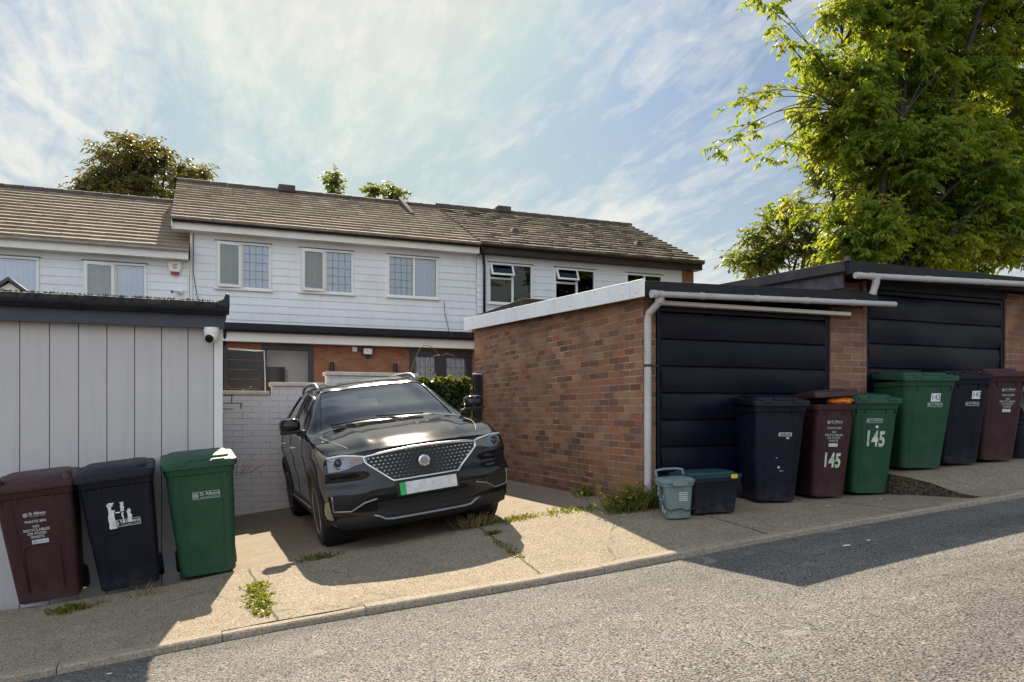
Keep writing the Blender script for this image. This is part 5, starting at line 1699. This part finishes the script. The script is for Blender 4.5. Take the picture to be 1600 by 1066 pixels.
# wipers, sunroof, aerial
mb = MB()
mb.tube([Sn(.31, .2, -1, .02), Sn(.345, .9, -1, .022), Sn(.40, 1.55, -1, .012)], .009, 6)
mb.tube([Sn(.31, .9, 1, .02), Sn(.345, .35, 1, .022), Sn(.40, .35, -1, .012)], .009, 6)
B(mb, 'wipers', 'trim_black', smooth=True)
B(MB().grid([across(y, 1.5, .003) for y in ar(1.25, 2.3, .05)]), 'sunroof', 'gloss_black', smooth=True)
# interior
mb = MB()
rr_p = lambda w, d, r, cx_, cy_, z: rrect(w, d, r, cx_, cy_, z)
for sx in (-.37, .37):
    mb.loft([rr_p(.46, .16, .06, sx, 1.55+.22*q, .62+.50*q) for q in ar(0, 1, .2)])
    mb.loft([rr_p(.25, .10, .045, sx, 1.80, 1.15), rr_p(.27, .11, .045, sx, 1.81, 1.22), rr_p(.24, .09, .04, sx, 1.83, 1.32)])
    mb.loft([rr_p(.48, .52, .08, sx, 1.32, .50), rr_p(.48, .52, .08, sx, 1.32, .63)])
mb.loft([rr_p(1.25, .16, .06, 0, 2.45+.18*q, .62+.42*q) for q in ar(0, 1, .25)])
for sx in (-.4, .4): mb.loft([rr_p(.25, .09, .04, sx, 2.66, 1.07), rr_p(.24, .09, .04, sx, 2.68, 1.22)])
B(mb, 'seats', 'seat', smooth=True, auto=50)
mb = MB()
mb.grid([[(x, y, z - .03*(x/.7)**2) for y, z in ((.25, 1.02), (.42, 1.075), (.62, 1.07), (.74, 1.02), (.76, .80))] for x in ar(-.72, .72, .12)])
B(mb, 'dashboard', 'seat', smooth=True)
mb = MB(); mb.tube([(-.37+.18*math.cos(q), .86-.05*math.sin(q), .97+.17*math.sin(q)) for q in [2*math.pi*k/24 for k in range(24)]], .016, 8, closed=True); mb.box(-.45, -.29, .80, .87, .93, 1.0)
B(mb, 'steering_wheel', 'trim_black', smooth=True)
mb = MB(); mb.loft([rr_p(.26, .03, .014, 0, 1.12, 1.36), rr_p(.30, .035, .016, 0, 1.12, 1.42)]); mb.box(-.06, .06, 1.07, 1.13, 1.40, 1.50)
B(mb, 'rear_view_mirror', 'trim_black', smooth=True, auto=40)
mb = MB(); mb.box(-.80, .80, .35, 3.2, .22, .30); B(mb, 'floor_pan', 'trim_black')
# ------------------------------------------------------------------ foliage
def mesh_np(name, verts, faces, mat, parent, tone=None, world=True, nv=None):
    """verts (n,3), faces (m,3) triangles"""
    me = bpy.data.meshes.new(name)
    off = np.array(wloc(parent)) if (world and parent is not None) else np.zeros(3)
    verts = verts - off
    me.vertices.add(len(verts)); me.vertices.foreach_set('co', verts.astype(np.float32).ravel())
    me.loops.add(faces.size); me.loops.foreach_set('vertex_index', faces.astype(np.int32).ravel())
    me.polygons.add(len(faces)); me.polygons.foreach_set('loop_start', np.arange(len(faces), dtype=np.int32)*faces.shape[1])
    me.materials.append(mat)
    me.update(calc_edges=True)
    if tone is not None:
        at = me.attributes.new('tone', 'FLOAT', 'POINT'); at.data.foreach_set('value', tone.astype(np.float32))
    o = bpy.data.objects.new(name, me); COL.objects.link(o); o.parent = parent
    return o


def leaves(base, d, L, W, rng, tone, curl=.25):
    """a folded, slightly drooping leaf at every base point: 4 triangles each"""
    n = len(base)
    d = d/np.linalg.norm(d, axis=1, keepdims=True)
    r = rng.normal(size=(n, 3))
    s = np.cross(d, r); s /= np.linalg.norm(s, axis=1, keepdims=True)+1e-9
    u = np.cross(s, d)
    Lc = (L*rng.uniform(.65, 1.2, n))[:, None]; Wc = (W*rng.uniform(.7, 1.2, n))[:, None]
    down = np.array([0, 0, -1.0])
    m = base + d*Lc*.45 + down*Lc*.04
    tip = base + d*Lc*.95 + down*Lc*curl
    q = base + d*Lc*.75 + down*Lc*.04*4*curl
    v = np.stack([base, m+s*Wc*.5+u*Wc*.15, m, m-s*Wc*.5+u*Wc*.15, tip], 1).reshape(-1, 3)
    f0 = np.array([[0, 2, 1], [1, 2, 4], [0, 3, 2], [3, 4, 2]])
    f = (f0[None] + (np.arange(n)*5)[:, None, None]).reshape(-1, 3)
    return v, f, np.repeat(tone, 5)


def limb(mb, a, b, r0, r1, rr, sag=.0, n=6):
    a = Vector(a); b = Vector(b); L_ = (b-a).length
    o1 = Vector((rr.uniform(-1, 1), rr.uniform(-1, 1), rr.uniform(-.5, .5)))*L_*.07
    pts = []; rs = []
    for i in range(n+1):
        q = i/n
        p = a.lerp(b, q) + o1*math.sin(math.pi*q) + Vector((0, 0, L_*.10*math.sin(math.pi*q)))
        pts.append(p); rs.append(r0 + (r1-r0)*q)
    mb.tube(pts, rs, 7, cap=False)
    return pts


def tree(name, label, cat, base, fork, blobs, per, Lf, Wf, mat, seed, group=None, twig=.6, droop=.5, nl=11, r0=.2, extra=(), tone_bias=0., twr=.006):
    """blobs: (centre, radii, number of clumps). Clumps of leafy twigs hang from limbs that grow out of the fork."""
    rr = random.Random(seed); rng = np.random.default_rng(seed)
    t = thing(name, label, cat, base, group=group)
    tr = MB()
    fork = Vector(fork)
    pts = limb(tr, base, fork, r0, r0*.72, rr, n=8)
    clumps = []
    for c, rad, n in blobs:
        k = 0
        mains = []
        for i in range(max(3, n//16)):
            while True:
                p = Vector((rr.uniform(-1, 1), rr.uniform(-1, 1), rr.uniform(-1, 1)))
                if .3 < p.length < .8: break
            e = Vector(c) + Vector((p.x*rad[0], p.y*rad[1], p.z*rad[2]))
            st = fork.lerp(Vector(base), rr.uniform(0, .25))
            mains.append(limb(tr, st, e, r0*.42, r0*.10, rr, n=8))
        while k < n:
            p = Vector((rr.gauss(0, 1), rr.gauss(0, 1), rr.gauss(0, 1))).normalized() * (rr.random()**.45)
            q = Vector(c) + Vector((p.x*rad[0], p.y*rad[1], p.z*rad[2]))
            h = math.sin(q.x*1.9+seed)*math.sin(q.y*2.3)*math.sin(q.z*1.7+seed*2)
            if h < -.28: continue
            ml = min(mains, key=lambda m_: min((w-q).length for w in m_[2:]))
            w = min(ml[2:], key=lambda w: (w-q).length)
            limb(tr, w, q, r0*.085, r0*.02, rr, n=4)
            clumps.append((q, per, 1.0)); k += 1
    for (q, cnt, src) in extra:
        q = Vector(q)
        limb(tr, Vector(src), q, r0*.06, r0*.015, rr, n=7)
        clumps.append((q, cnt, .8))
    base_p = []; dirs = []; tones = []
    for q, cnt, s in clumps:
        ct = rng.normal(.45+tone_bias, .16)
        for i in range(cnt):
            a = rng.uniform(0, 2*math.pi); el = rng.uniform(-.9, .7)
            d0 = np.array([math.cos(a)*math.cos(el), math.sin(a)*math.cos(el), math.sin(el)*.8])
            p = np.array(q) + rng.normal(0, .10*twig, 3)
            ln = twig*s*rng.uniform(.5, 1.25)
            path = []
            for k in range(nl):
                f = (k+1)/nl
                d = d0 + np.array([0, 0, -droop*1.6*f])
                d /= np.linalg.norm(d)
                p = p + d*ln/nl
                path.append(p.copy())
                side = np.cross(d, [0, 0, 1.0]); side /= np.linalg.norm(side)+1e-6
                sd = 1 if k % 2 else -1
                ld = d*.55 + side*sd*rng.uniform(.3, 1.0) + np.array([0, 0, -droop*rng.uniform(.2, 1.2)]) + rng.normal(0, .25, 3)
                base_p.append(p.copy()); dirs.append(ld); tones.append(ct + rng.normal(0, .16))
            if i % 3 == 0:
                tr.tube([tuple(q)] + [tuple(x) for x in path[::4]] + [tuple(path[-1])], twr, 3, cap=False)
    v, f, tn = leaves(np.array(base_p), np.array(dirs), Lf, Wf, rng, np.clip(np.array(tones), 0, 1), .28)
    tr.build('trunk', M['trunk'], t, smooth=True, recalc=False)
    mesh_np('crown', v, f, mat, t, tn)
    return t


def at(px, py, Y):
    s = (px-800)/1200; q = (645-py)/1200
    d = Y/(CT - s*ST)
    return (d*ST + s*d*CT, Y, q*d)


# big chestnut-like tree over the right-hand garages
ex = []
src = at(1330, 180, 12.3)
for px, py, Y, n in ((1122, 243, 12.0, 4), (1150, 232, 12.1, 5), (1175, 205, 12.1, 6), (1160, 165, 12.0, 5), (1178, 168, 12.2, 5), (1200, 150, 12.1, 7), (1200, 258, 12.2, 5), (1225, 235, 12.2, 8), (1250, 190, 12.2, 10),
                     (1180, 8, 12.0, 6), (1215, 20, 12.1, 9), (1205, 55, 12.1, 6), (1235, 80, 12.2, 9), (1250, 115, 12.2, 9), (1200, 345, 12.4, 5), (1235, 325, 12.3, 7), (1262, 345, 12.3, 8), (1300, 330, 12.2, 10)):
    ex.append((at(px, py-12, Y), n, src if py < 300 else at(1370, 300, 12.4)))
c1 = at(1490, 30, 12.6); c2 = at(1470, 290, 12.6); c3 = at(1380, 200, 12.3); c4 = at(1600, 180, 13.2); c5 = at(1390, 60, 12.4)
tree('broadleaf_tree', 'large tree with dense yellow green leaves and loose outer sprays towering over the right garage', 'tree',
     (14.0, 12.9, -.6), (13.7, 12.8, 2.6),
     [(c1, (2.6, 2.0, 2.3), 115), (c2, (2.7, 1.7, 1.9), 150), (c3, (1.8, 1.5, 1.7), 95), (c4, (2.6, 2.4, 3.3), 125), (c5, (2.0, 1.5, 1.7), 66), (at(1425, 372, 12.7), (1.5, 1.3, .75), 55), (at(1352, 365, 11.9), (.75, .6, .75), 30), (at(1560, 350, 12.9), (1.6, 1.5, 1.1), 62)],
     24, .128, .062, M['leaf_big'], 11, 'trees around the houses', twig=.50, droop=.20, nl=14, r0=.27, extra=ex, twr=.005)

# bushier oak behind it
o1, o2, o3 = at(1245, 370, 17.5), at(1195, 405, 17.5), at(1300, 310, 18.0)
tree('oak_tree', 'bushy green tree with small leaves behind the peak of the right garage roof', 'tree',
     (16.6, 18.0, -.6), (16.3, 18.0, 2.2),
     [(o1, (1.35, 1.2, 1.0), 30), (o2, (.95, .9, .6), 17), (o3, (1.2, 1.2, 1.2), 24), (at(1330, 390, 17.8), (1.5, 1.2, 1.1), 24)],
     17, .14, .08, M['leaf_oak'], 5, 'trees around the houses', twig=.5, droop=.15, nl=9, r0=.2, twr=.006)

# tree behind the lower roof
k1 = at(225, 262, 39.5)
tree('broadleaf_tree', 'rounded brownish green tree rising behind the lower left roof', 'tree',
     (k1[0], 39.5, -.6), (k1[0], 39.5, 6.5),
     [((k1[0], 39.5, k1[2]-.9), (2.9, 2.6, 1.8), 46), (at(218, 243, 39.5), (1.3, 1.4, 1.0), 20), (at(150, 288, 39.5), (1.3, 1.4, .8), 15), (at(300, 272, 39.5), (1.1, 1.4, 1.0), 15)],
     17, .25, .11, M['leaf_back'], 8, 'trees around the houses', twig=.75, droop=.15, nl=9, r0=.28, twr=.016)
for nm, lab, px, py, sd in (('slender_tree', 'pointed treetop showing above the roof left of the lead vent', 520, 284, 31), ('slender_tree', 'pair of small leafy treetops just above the ridge beside the lead vent', 600, 300, 32)):
    k_ = at(px, py, 36.0)
    if sd == 31: bl = [((k_[0], 36, k_[2]-.2), (.30, .4, .85), 11), ((k_[0]+.1, 36, k_[2]-1.2), (.8, .7, .8), 12)]
    else: bl = [((k_[0]-.62, 36, k_[2]-.1), (.33, .4, .5), 7), ((k_[0]+.5, 36, k_[2]-.05), (.45, .4, .5), 9), ((k_[0], 36, k_[2]-1.3), (1.0, .7, .7), 10)]
    tree(nm, lab, 'tree', (k_[0], 36.0, -.6), (k_[0], 36.0, k_[2]-2.2), bl, 8, .22, .10, M['leaf_oak'], sd, 'trees around the houses', twig=.42, droop=.1, nl=8, r0=.12, twr=.012)

# ivy screen on the gate
rng = np.random.default_rng(3)
n = 2600
bp = np.stack([rng.uniform(2.96, 3.96, n), 11.70 - rng.uniform(0, .07, n), rng.uniform(-1.0, .56, n)], 1)
dd = np.stack([rng.normal(0, .6, n), -rng.uniform(.2, 1, n), rng.normal(-.1, .6, n)], 1)
v, f, tn = leaves(bp, dd, .085, .065, rng, np.clip(rng.normal(.4, .25, n), 0, 1), .1)
tag(mesh_np('ivy', v, f, M['ivy'], GATE, tn), kind='stuff')


def tuft(name, label, cat, x, y, spread, h, n, mat, seed, leafy=0, group=None, zf=z_apron, flowers=0, along=0., width=.006, lean=.8):
    rng = np.random.default_rng(seed)
    z0 = float(zf(x, y))
    t = thing(name, label, cat, (x, y, z0), group=group)
    bx = x + rng.normal(0, spread*.45, n); by = y + rng.normal(0, spread*.25, n) + along*rng.uniform(-.5, .5, n)
    bz = np.array([float(zf(a, b)) for a, b in zip(bx, by)])
    base = np.stack([bx, by, bz], 1)
    out = np.stack([(bx-x)/max(spread, .01)*lean + rng.normal(0, .35, n), (by-y)/max(spread, .01)*lean*.6 + rng.normal(0, .35, n), np.ones(n)], 1)
    out /= np.linalg.norm(out, axis=1, keepdims=True)
    hh = (h*rng.uniform(.35, 1.1, n))[:, None]
    s = np.cross(out, rng.normal(size=(n, 3))); s /= np.linalg.norm(s, axis=1, keepdims=True)+1e-9
    w = width*rng.uniform(.6, 1.3, n)[:, None]
    bend = np.stack([out[:, 0], out[:, 1], -np.abs(rng.normal(0, .25, n))], 1)
    p1 = base + out*hh*.5; p2 = base + out*hh*.95 + bend*hh*.22
    v = np.stack([base-s*w, base+s*w, p1-s*w*.8, p1+s*w*.8, p2], 1).reshape(-1, 3)
    f = (np.array([[0, 1, 3], [0, 3, 2], [2, 3, 4]])[None] + (np.arange(n)*5)[:, None, None]).reshape(-1, 3)
    tn = np.repeat(np.clip(rng.normal(.5, .28, n), 0, 1), 5)
    mesh_np('blades', v, f, mat, t, tn)
    if leafy:
        m = leafy
        i = rng.integers(0, n, m); q = rng.uniform(.3, 1, m)[:, None]
        b = base[i] + (p2[i]-base[i])*q
        d = rng.normal(0, 1, (m, 3)); d[:, 2] = np.abs(d[:, 2])*.6
        v, f, tn = leaves(b, d, .035+.05*h, .018+.03*h, rng, np.clip(rng.normal(.55, .25, m), 0, 1), .1)
        mesh_np('foliage', v, f, M['weed'], t, tn)
    if flowers:
        for k in range(flowers):
            j = int(rng.integers(0, n)); c = p2[j]
            MB().lathe([(0, -.004), (.012, 0), (.010, .006), (0, .008)], tuple(c), n=8).build('flower', M['yellow'], t)
    return t


G = 'weeds growing in the joints'
tuft('weed_clump', 'bright green low weeds running along the joint between the two slabs nearest the shed', 'weed', .37, 5.86, .085, .06, 240, M['weed'], 1, leafy=520, group=G, along=.95, lean=.7)
tuft('weed_clump', 'large straggly weed clump at the foot of the white downpipe', 'weed', 3.88, 6.54, .27, .29, 420, M['grass'], 2, leafy=480, group=G, flowers=6, lean=.7)
tuft('weed_clump', 'small green weed against the middle of the brick wall foot', 'weed', 3.98, 7.75, .09, .18, 50, M['weed'], 3, leafy=90, group=G)
tuft('grass_tuft', 'dark grass tuft in front of the car wheel near the shed side', 'grass', .92, 6.86, .18, .07, 170, M['grass'], 4, group=G)
tuft('grass_tuft', 'pale dry tuft in front of the car wheel beside the brick wall', 'grass', 2.42, 6.98, .20, .15, 200, M['straw'], 5, leafy=60, group=G)
tuft('grass_tuft', 'low green grass strip beside the dry tuft in the slab joint', 'grass', 2.78, 6.93, .28, .05, 260, M['grass'], 6, leafy=60, group=G)
tuft('grass_tuft', 'tiny green sprig alone on the apron below the dry tuft', 'grass', 2.42, 6.50, .07, .04, 70, M['grass'], 7, leafy=60, group=G)
tuft('grass_tuft', 'thin line of grass running to the big weed clump', 'grass', 3.40, 6.90, .40, .035, 300, M['weed'], 8, leafy=100, group=G)
tuft('grass_tuft', 'sprigs in the crack that runs to the kerb', 'grass', 2.36, 5.95, .06, .035, 90, M['weed'], 9, leafy=60, group=G, along=.5)
tuft('weed_clump', 'dull green weeds under the maroon bin by the shed', 'weed', -.92, 6.55, .16, .06, 140, M['grass'], 10, leafy=120, group=G)
tuft('weed_clump', 'dry stalks in front of the torn sticker bin', 'weed', -.42, 6.62, .16, .14, 26, M['straw'], 11, group=G, width=.004)
tuft('weed_clump', 'dry seed stalks with a yellow flower between the maroon and black bins', 'weed', -.77, 6.62, .10, .15, 18, M['straw'], 12, group=G, flowers=1, width=.004)
tuft('weed_clump', 'dry spray of stems sticking out behind the green bin by the shed', 'weed', .40, 10.98, .20, .36, 16, M['straw'], 13, leafy=0, group=G, width=.004, lean=1.3, zf=lambda a, b: z_apron(a, b)+.55)
tuft('yellow_flowers', 'yellow flowers poking over the white wall below the slatted screen', 'flowers', .46, 11.6, .10, .28, 30, M['weed'], 14, leafy=40, flowers=7, zf=lambda a, b: .12+0*a)
tuft('weed_clump', 'dusty weeds in the corner under the downpipe and food caddy', 'weed', 4.12, 6.50, .07, .2, 50, M['straw'], 15, leafy=40, group=G)

# litter in the road and by the bins
M['paper'] = pmat('paper_scrap', (.75, .74, .72), .7)
for i, (x, y, s, lab, zf) in enumerate(((5.62, 5.78, .018, 'white scrap beside the foot of the tall black bin', z_apron), (6.35, 5.82, .018, 'white speck of litter in front of the green 145 bin', z_apron),
                                (4.55, 4.50, .028, 'torn white paper lying in the shaded road', z_road), (4.80, 4.52, .018, 'small paper scrap beside the torn one in the road', z_road), (-.5, 4.85, .016, 'white chip of litter at the kerb near the shed', z_road))):
    t = thing('litter', lab, 'litter', (x, y, float(zf(x, y))+.012), group='litter')
    mb = MB(); q = random.Random(i)
    pts = [(s*(1+.4*q.random())*math.cos(a), s*.6*(1+.4*q.random())*math.sin(a)) for a in [2*math.pi*k/8 for k in range(8)]]
    mb.add([(a, b, q.uniform(0, .006)) for a, b in pts] + [(0, 0, .008)], [(k, (k+1) % 8, 8) for k in range(8)])
    mb.build('scrap', M['paper'], t, world=False)
# ------------------------------------------------------------------ sun, sky
sdir = Vector((.50, 2.72, 2.40)).normalized()
elev = math.asin(sdir.z); azim = math.atan2(sdir.x, sdir.y)     # from +Y towards +X
sl = bpy.data.lights.new('sun', 'SUN'); so = bpy.data.objects.new('sun', sl); COL.objects.link(so)
sl.energy = 3.35; sl.angle = R(.5); sl.color = (1.0, .87, .68)
so.rotation_euler = (-sdir).to_track_quat('-Z', 'Y').to_euler()
so.location = (3, 10, 30)
W = bpy.data.worlds.new('World'); SC.world = W; W.use_nodes = True
nt = W.node_tree
bg = nt.nodes['Background']
sky = N(nt, 'ShaderNodeTexSky', sky_type='NISHITA', sun_disc=False, sun_elevation=elev, sun_rotation=azim, altitude=60, air_density=1.0, dust_density=1.6, ozone_density=1.2)
gen = coords(nt, 'Generated')
sx_ = nt.nodes.new('ShaderNodeSeparateXYZ'); nt.links.new(gen, sx_.inputs[0])
# cirrus on a flat layer high overhead
zz = mth(nt, 'ADD', mth(nt, 'MAXIMUM', sx_.outputs[2], 0.0), .16)
cb = nt.nodes.new('ShaderNodeCombineXYZ')
nt.links.new(mth(nt, 'DIVIDE', sx_.outputs[0], zz), cb.inputs[0]); nt.links.new(mth(nt, 'DIVIDE', sx_.outputs[1], zz), cb.inputs[1])
def mapped(rot, sc):
    m_ = nt.nodes.new('ShaderNodeMapping'); m_.inputs['Rotation'].default_value = (0, 0, R(rot)); m_.inputs['Scale'].default_value = sc
    nt.links.new(cb.outputs[0], m_.inputs[0]); return m_.outputs[0]
n1 = noise(nt, mapped(35, (1.1, .40, 1)), 2.3, 9, .60, .45)
n2 = noise(nt, mapped(62, (2.6, .7, 1)), 4.6, 9, .66, .7)
n3 = noise(nt, mapped(0, (.5, .5, 1)), 1.9, 4, .55, .3)
cl = mth(nt, 'ADD', mth(nt, 'ADD', mth(nt, 'MULTIPLY', n1, .50), mth(nt, 'MULTIPLY', n2, .32)), mth(nt, 'MULTIPLY', n3, .50))
n4 = noise(nt, mapped(48, (1.0, .55, 1)), 15.0, 8, .62, .5)
cl = mth(nt, 'ADD', cl, mth(nt, 'MULTIPLY_ADD', n4, .26, -.13))
cov = mth(nt, 'MULTIPLY', ramp(nt, cl, [(.59, 0.), (.67, .40), (.76, 1.)]), ramp(nt, sx_.outputs[2], [(.45, 1.), (.8, .15)]))
# thin veil of high haze: thick towards the horizon and round the sun
dt = N(nt, 'ShaderNodeVectorMath', operation='DOT_PRODUCT'); nt.links.new(gen, dt.inputs[0]); dt.inputs[1].default_value = tuple(sdir)
side = ramp(nt, mth(nt, 'MULTIPLY_ADD', dt.outputs['Value'], .5, .5), [(.40, 0.), (.82, 1.)])
hz = ramp(nt, sx_.outputs[2], [(.0, .95), (.10, .75), (.22, .42), (.38, .13), (1.0, .04)])
hz = mth(nt, 'MULTIPLY', hz, ramp(nt, mth(nt, 'MULTIPLY_ADD', dt.outputs['Value'], .5, .5), [(.25, .3), (.75, 1.)]))
dim = mix(nt, (1, 1, 1), (.118, .150, .180), side)
skyc = mix(nt, sky.outputs[0], dim, 1.0, 'MULTIPLY')
skyc = mix(nt, skyc, ramp(nt, sx_.outputs[2], [(.5, 1.), (.9, .55)]), 1.0, 'MULTIPLY')
skyc = mix(nt, skyc, (1.58, 1.66, 1.62), 1.0, 'DARKEN')
c = mix(nt, skyc, (1.46, 1.59, 1.46), hz)
# invented bright cloud bank behind-left, out of view, added to fill-light the shaded walls
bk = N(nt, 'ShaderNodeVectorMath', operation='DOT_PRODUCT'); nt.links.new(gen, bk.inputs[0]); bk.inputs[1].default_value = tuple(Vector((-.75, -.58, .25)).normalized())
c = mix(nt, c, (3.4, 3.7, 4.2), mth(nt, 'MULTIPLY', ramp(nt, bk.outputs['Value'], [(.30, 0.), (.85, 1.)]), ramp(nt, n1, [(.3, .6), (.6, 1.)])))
c = mix(nt, c, (2.05, 2.04, 1.87), mth(nt, 'MULTIPLY', cov, mth(nt, 'MULTIPLY_ADD', side, .60, .20)))
# old vapour trail, low on the left
def dirpx(px, py):
    v_ = Vector(((px-800)/1200*CT + ST, CT - (px-800)/1200*ST, (645-py)/1200)); return v_.normalized()
d1, d2 = dirpx(-120, 40), dirpx(150, 210)
nn_ = d1.cross(d2).normalized()
e1 = N(nt, 'ShaderNodeVectorMath', operation='DOT_PRODUCT'); nt.links.new(gen, e1.inputs[0]); e1.inputs[1].default_value = tuple(nn_)
e2 = N(nt, 'ShaderNodeVectorMath', operation='DOT_PRODUCT'); nt.links.new(gen, e2.inputs[0]); e2.inputs[1].default_value = tuple(dirpx(-120, 40))
trail = mth(nt, 'MULTIPLY', ramp(nt, mth(nt, 'ABSOLUTE', mth(nt, 'ADD', e1.outputs['Value'], mth(nt, 'MULTIPLY_ADD', n2, .006, -.003))), [(0., .5), (.006, 0.)]), ramp(nt, e2.outputs['Value'], [(.965, 0.), (.985, 1.)]))
c = mix(nt, c, (2.1, 2.12, 1.95), trail)
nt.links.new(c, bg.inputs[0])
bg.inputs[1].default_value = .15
SC.view_settings.view_transform = 'Standard'; SC.view_settings.look = 'None'
SC.view_settings.exposure = 1.58; SC.view_settings.gamma = 1
SC.render.engine = 'CYCLES'
SC.cycles.max_bounces = 8; SC.cycles.transparent_max_bounces = 12; SC.cycles.transmission_bounces = 6
SC.cycles.caustics_reflective = False; SC.cycles.caustics_refractive = False
SC.cycles.use_denoising = True
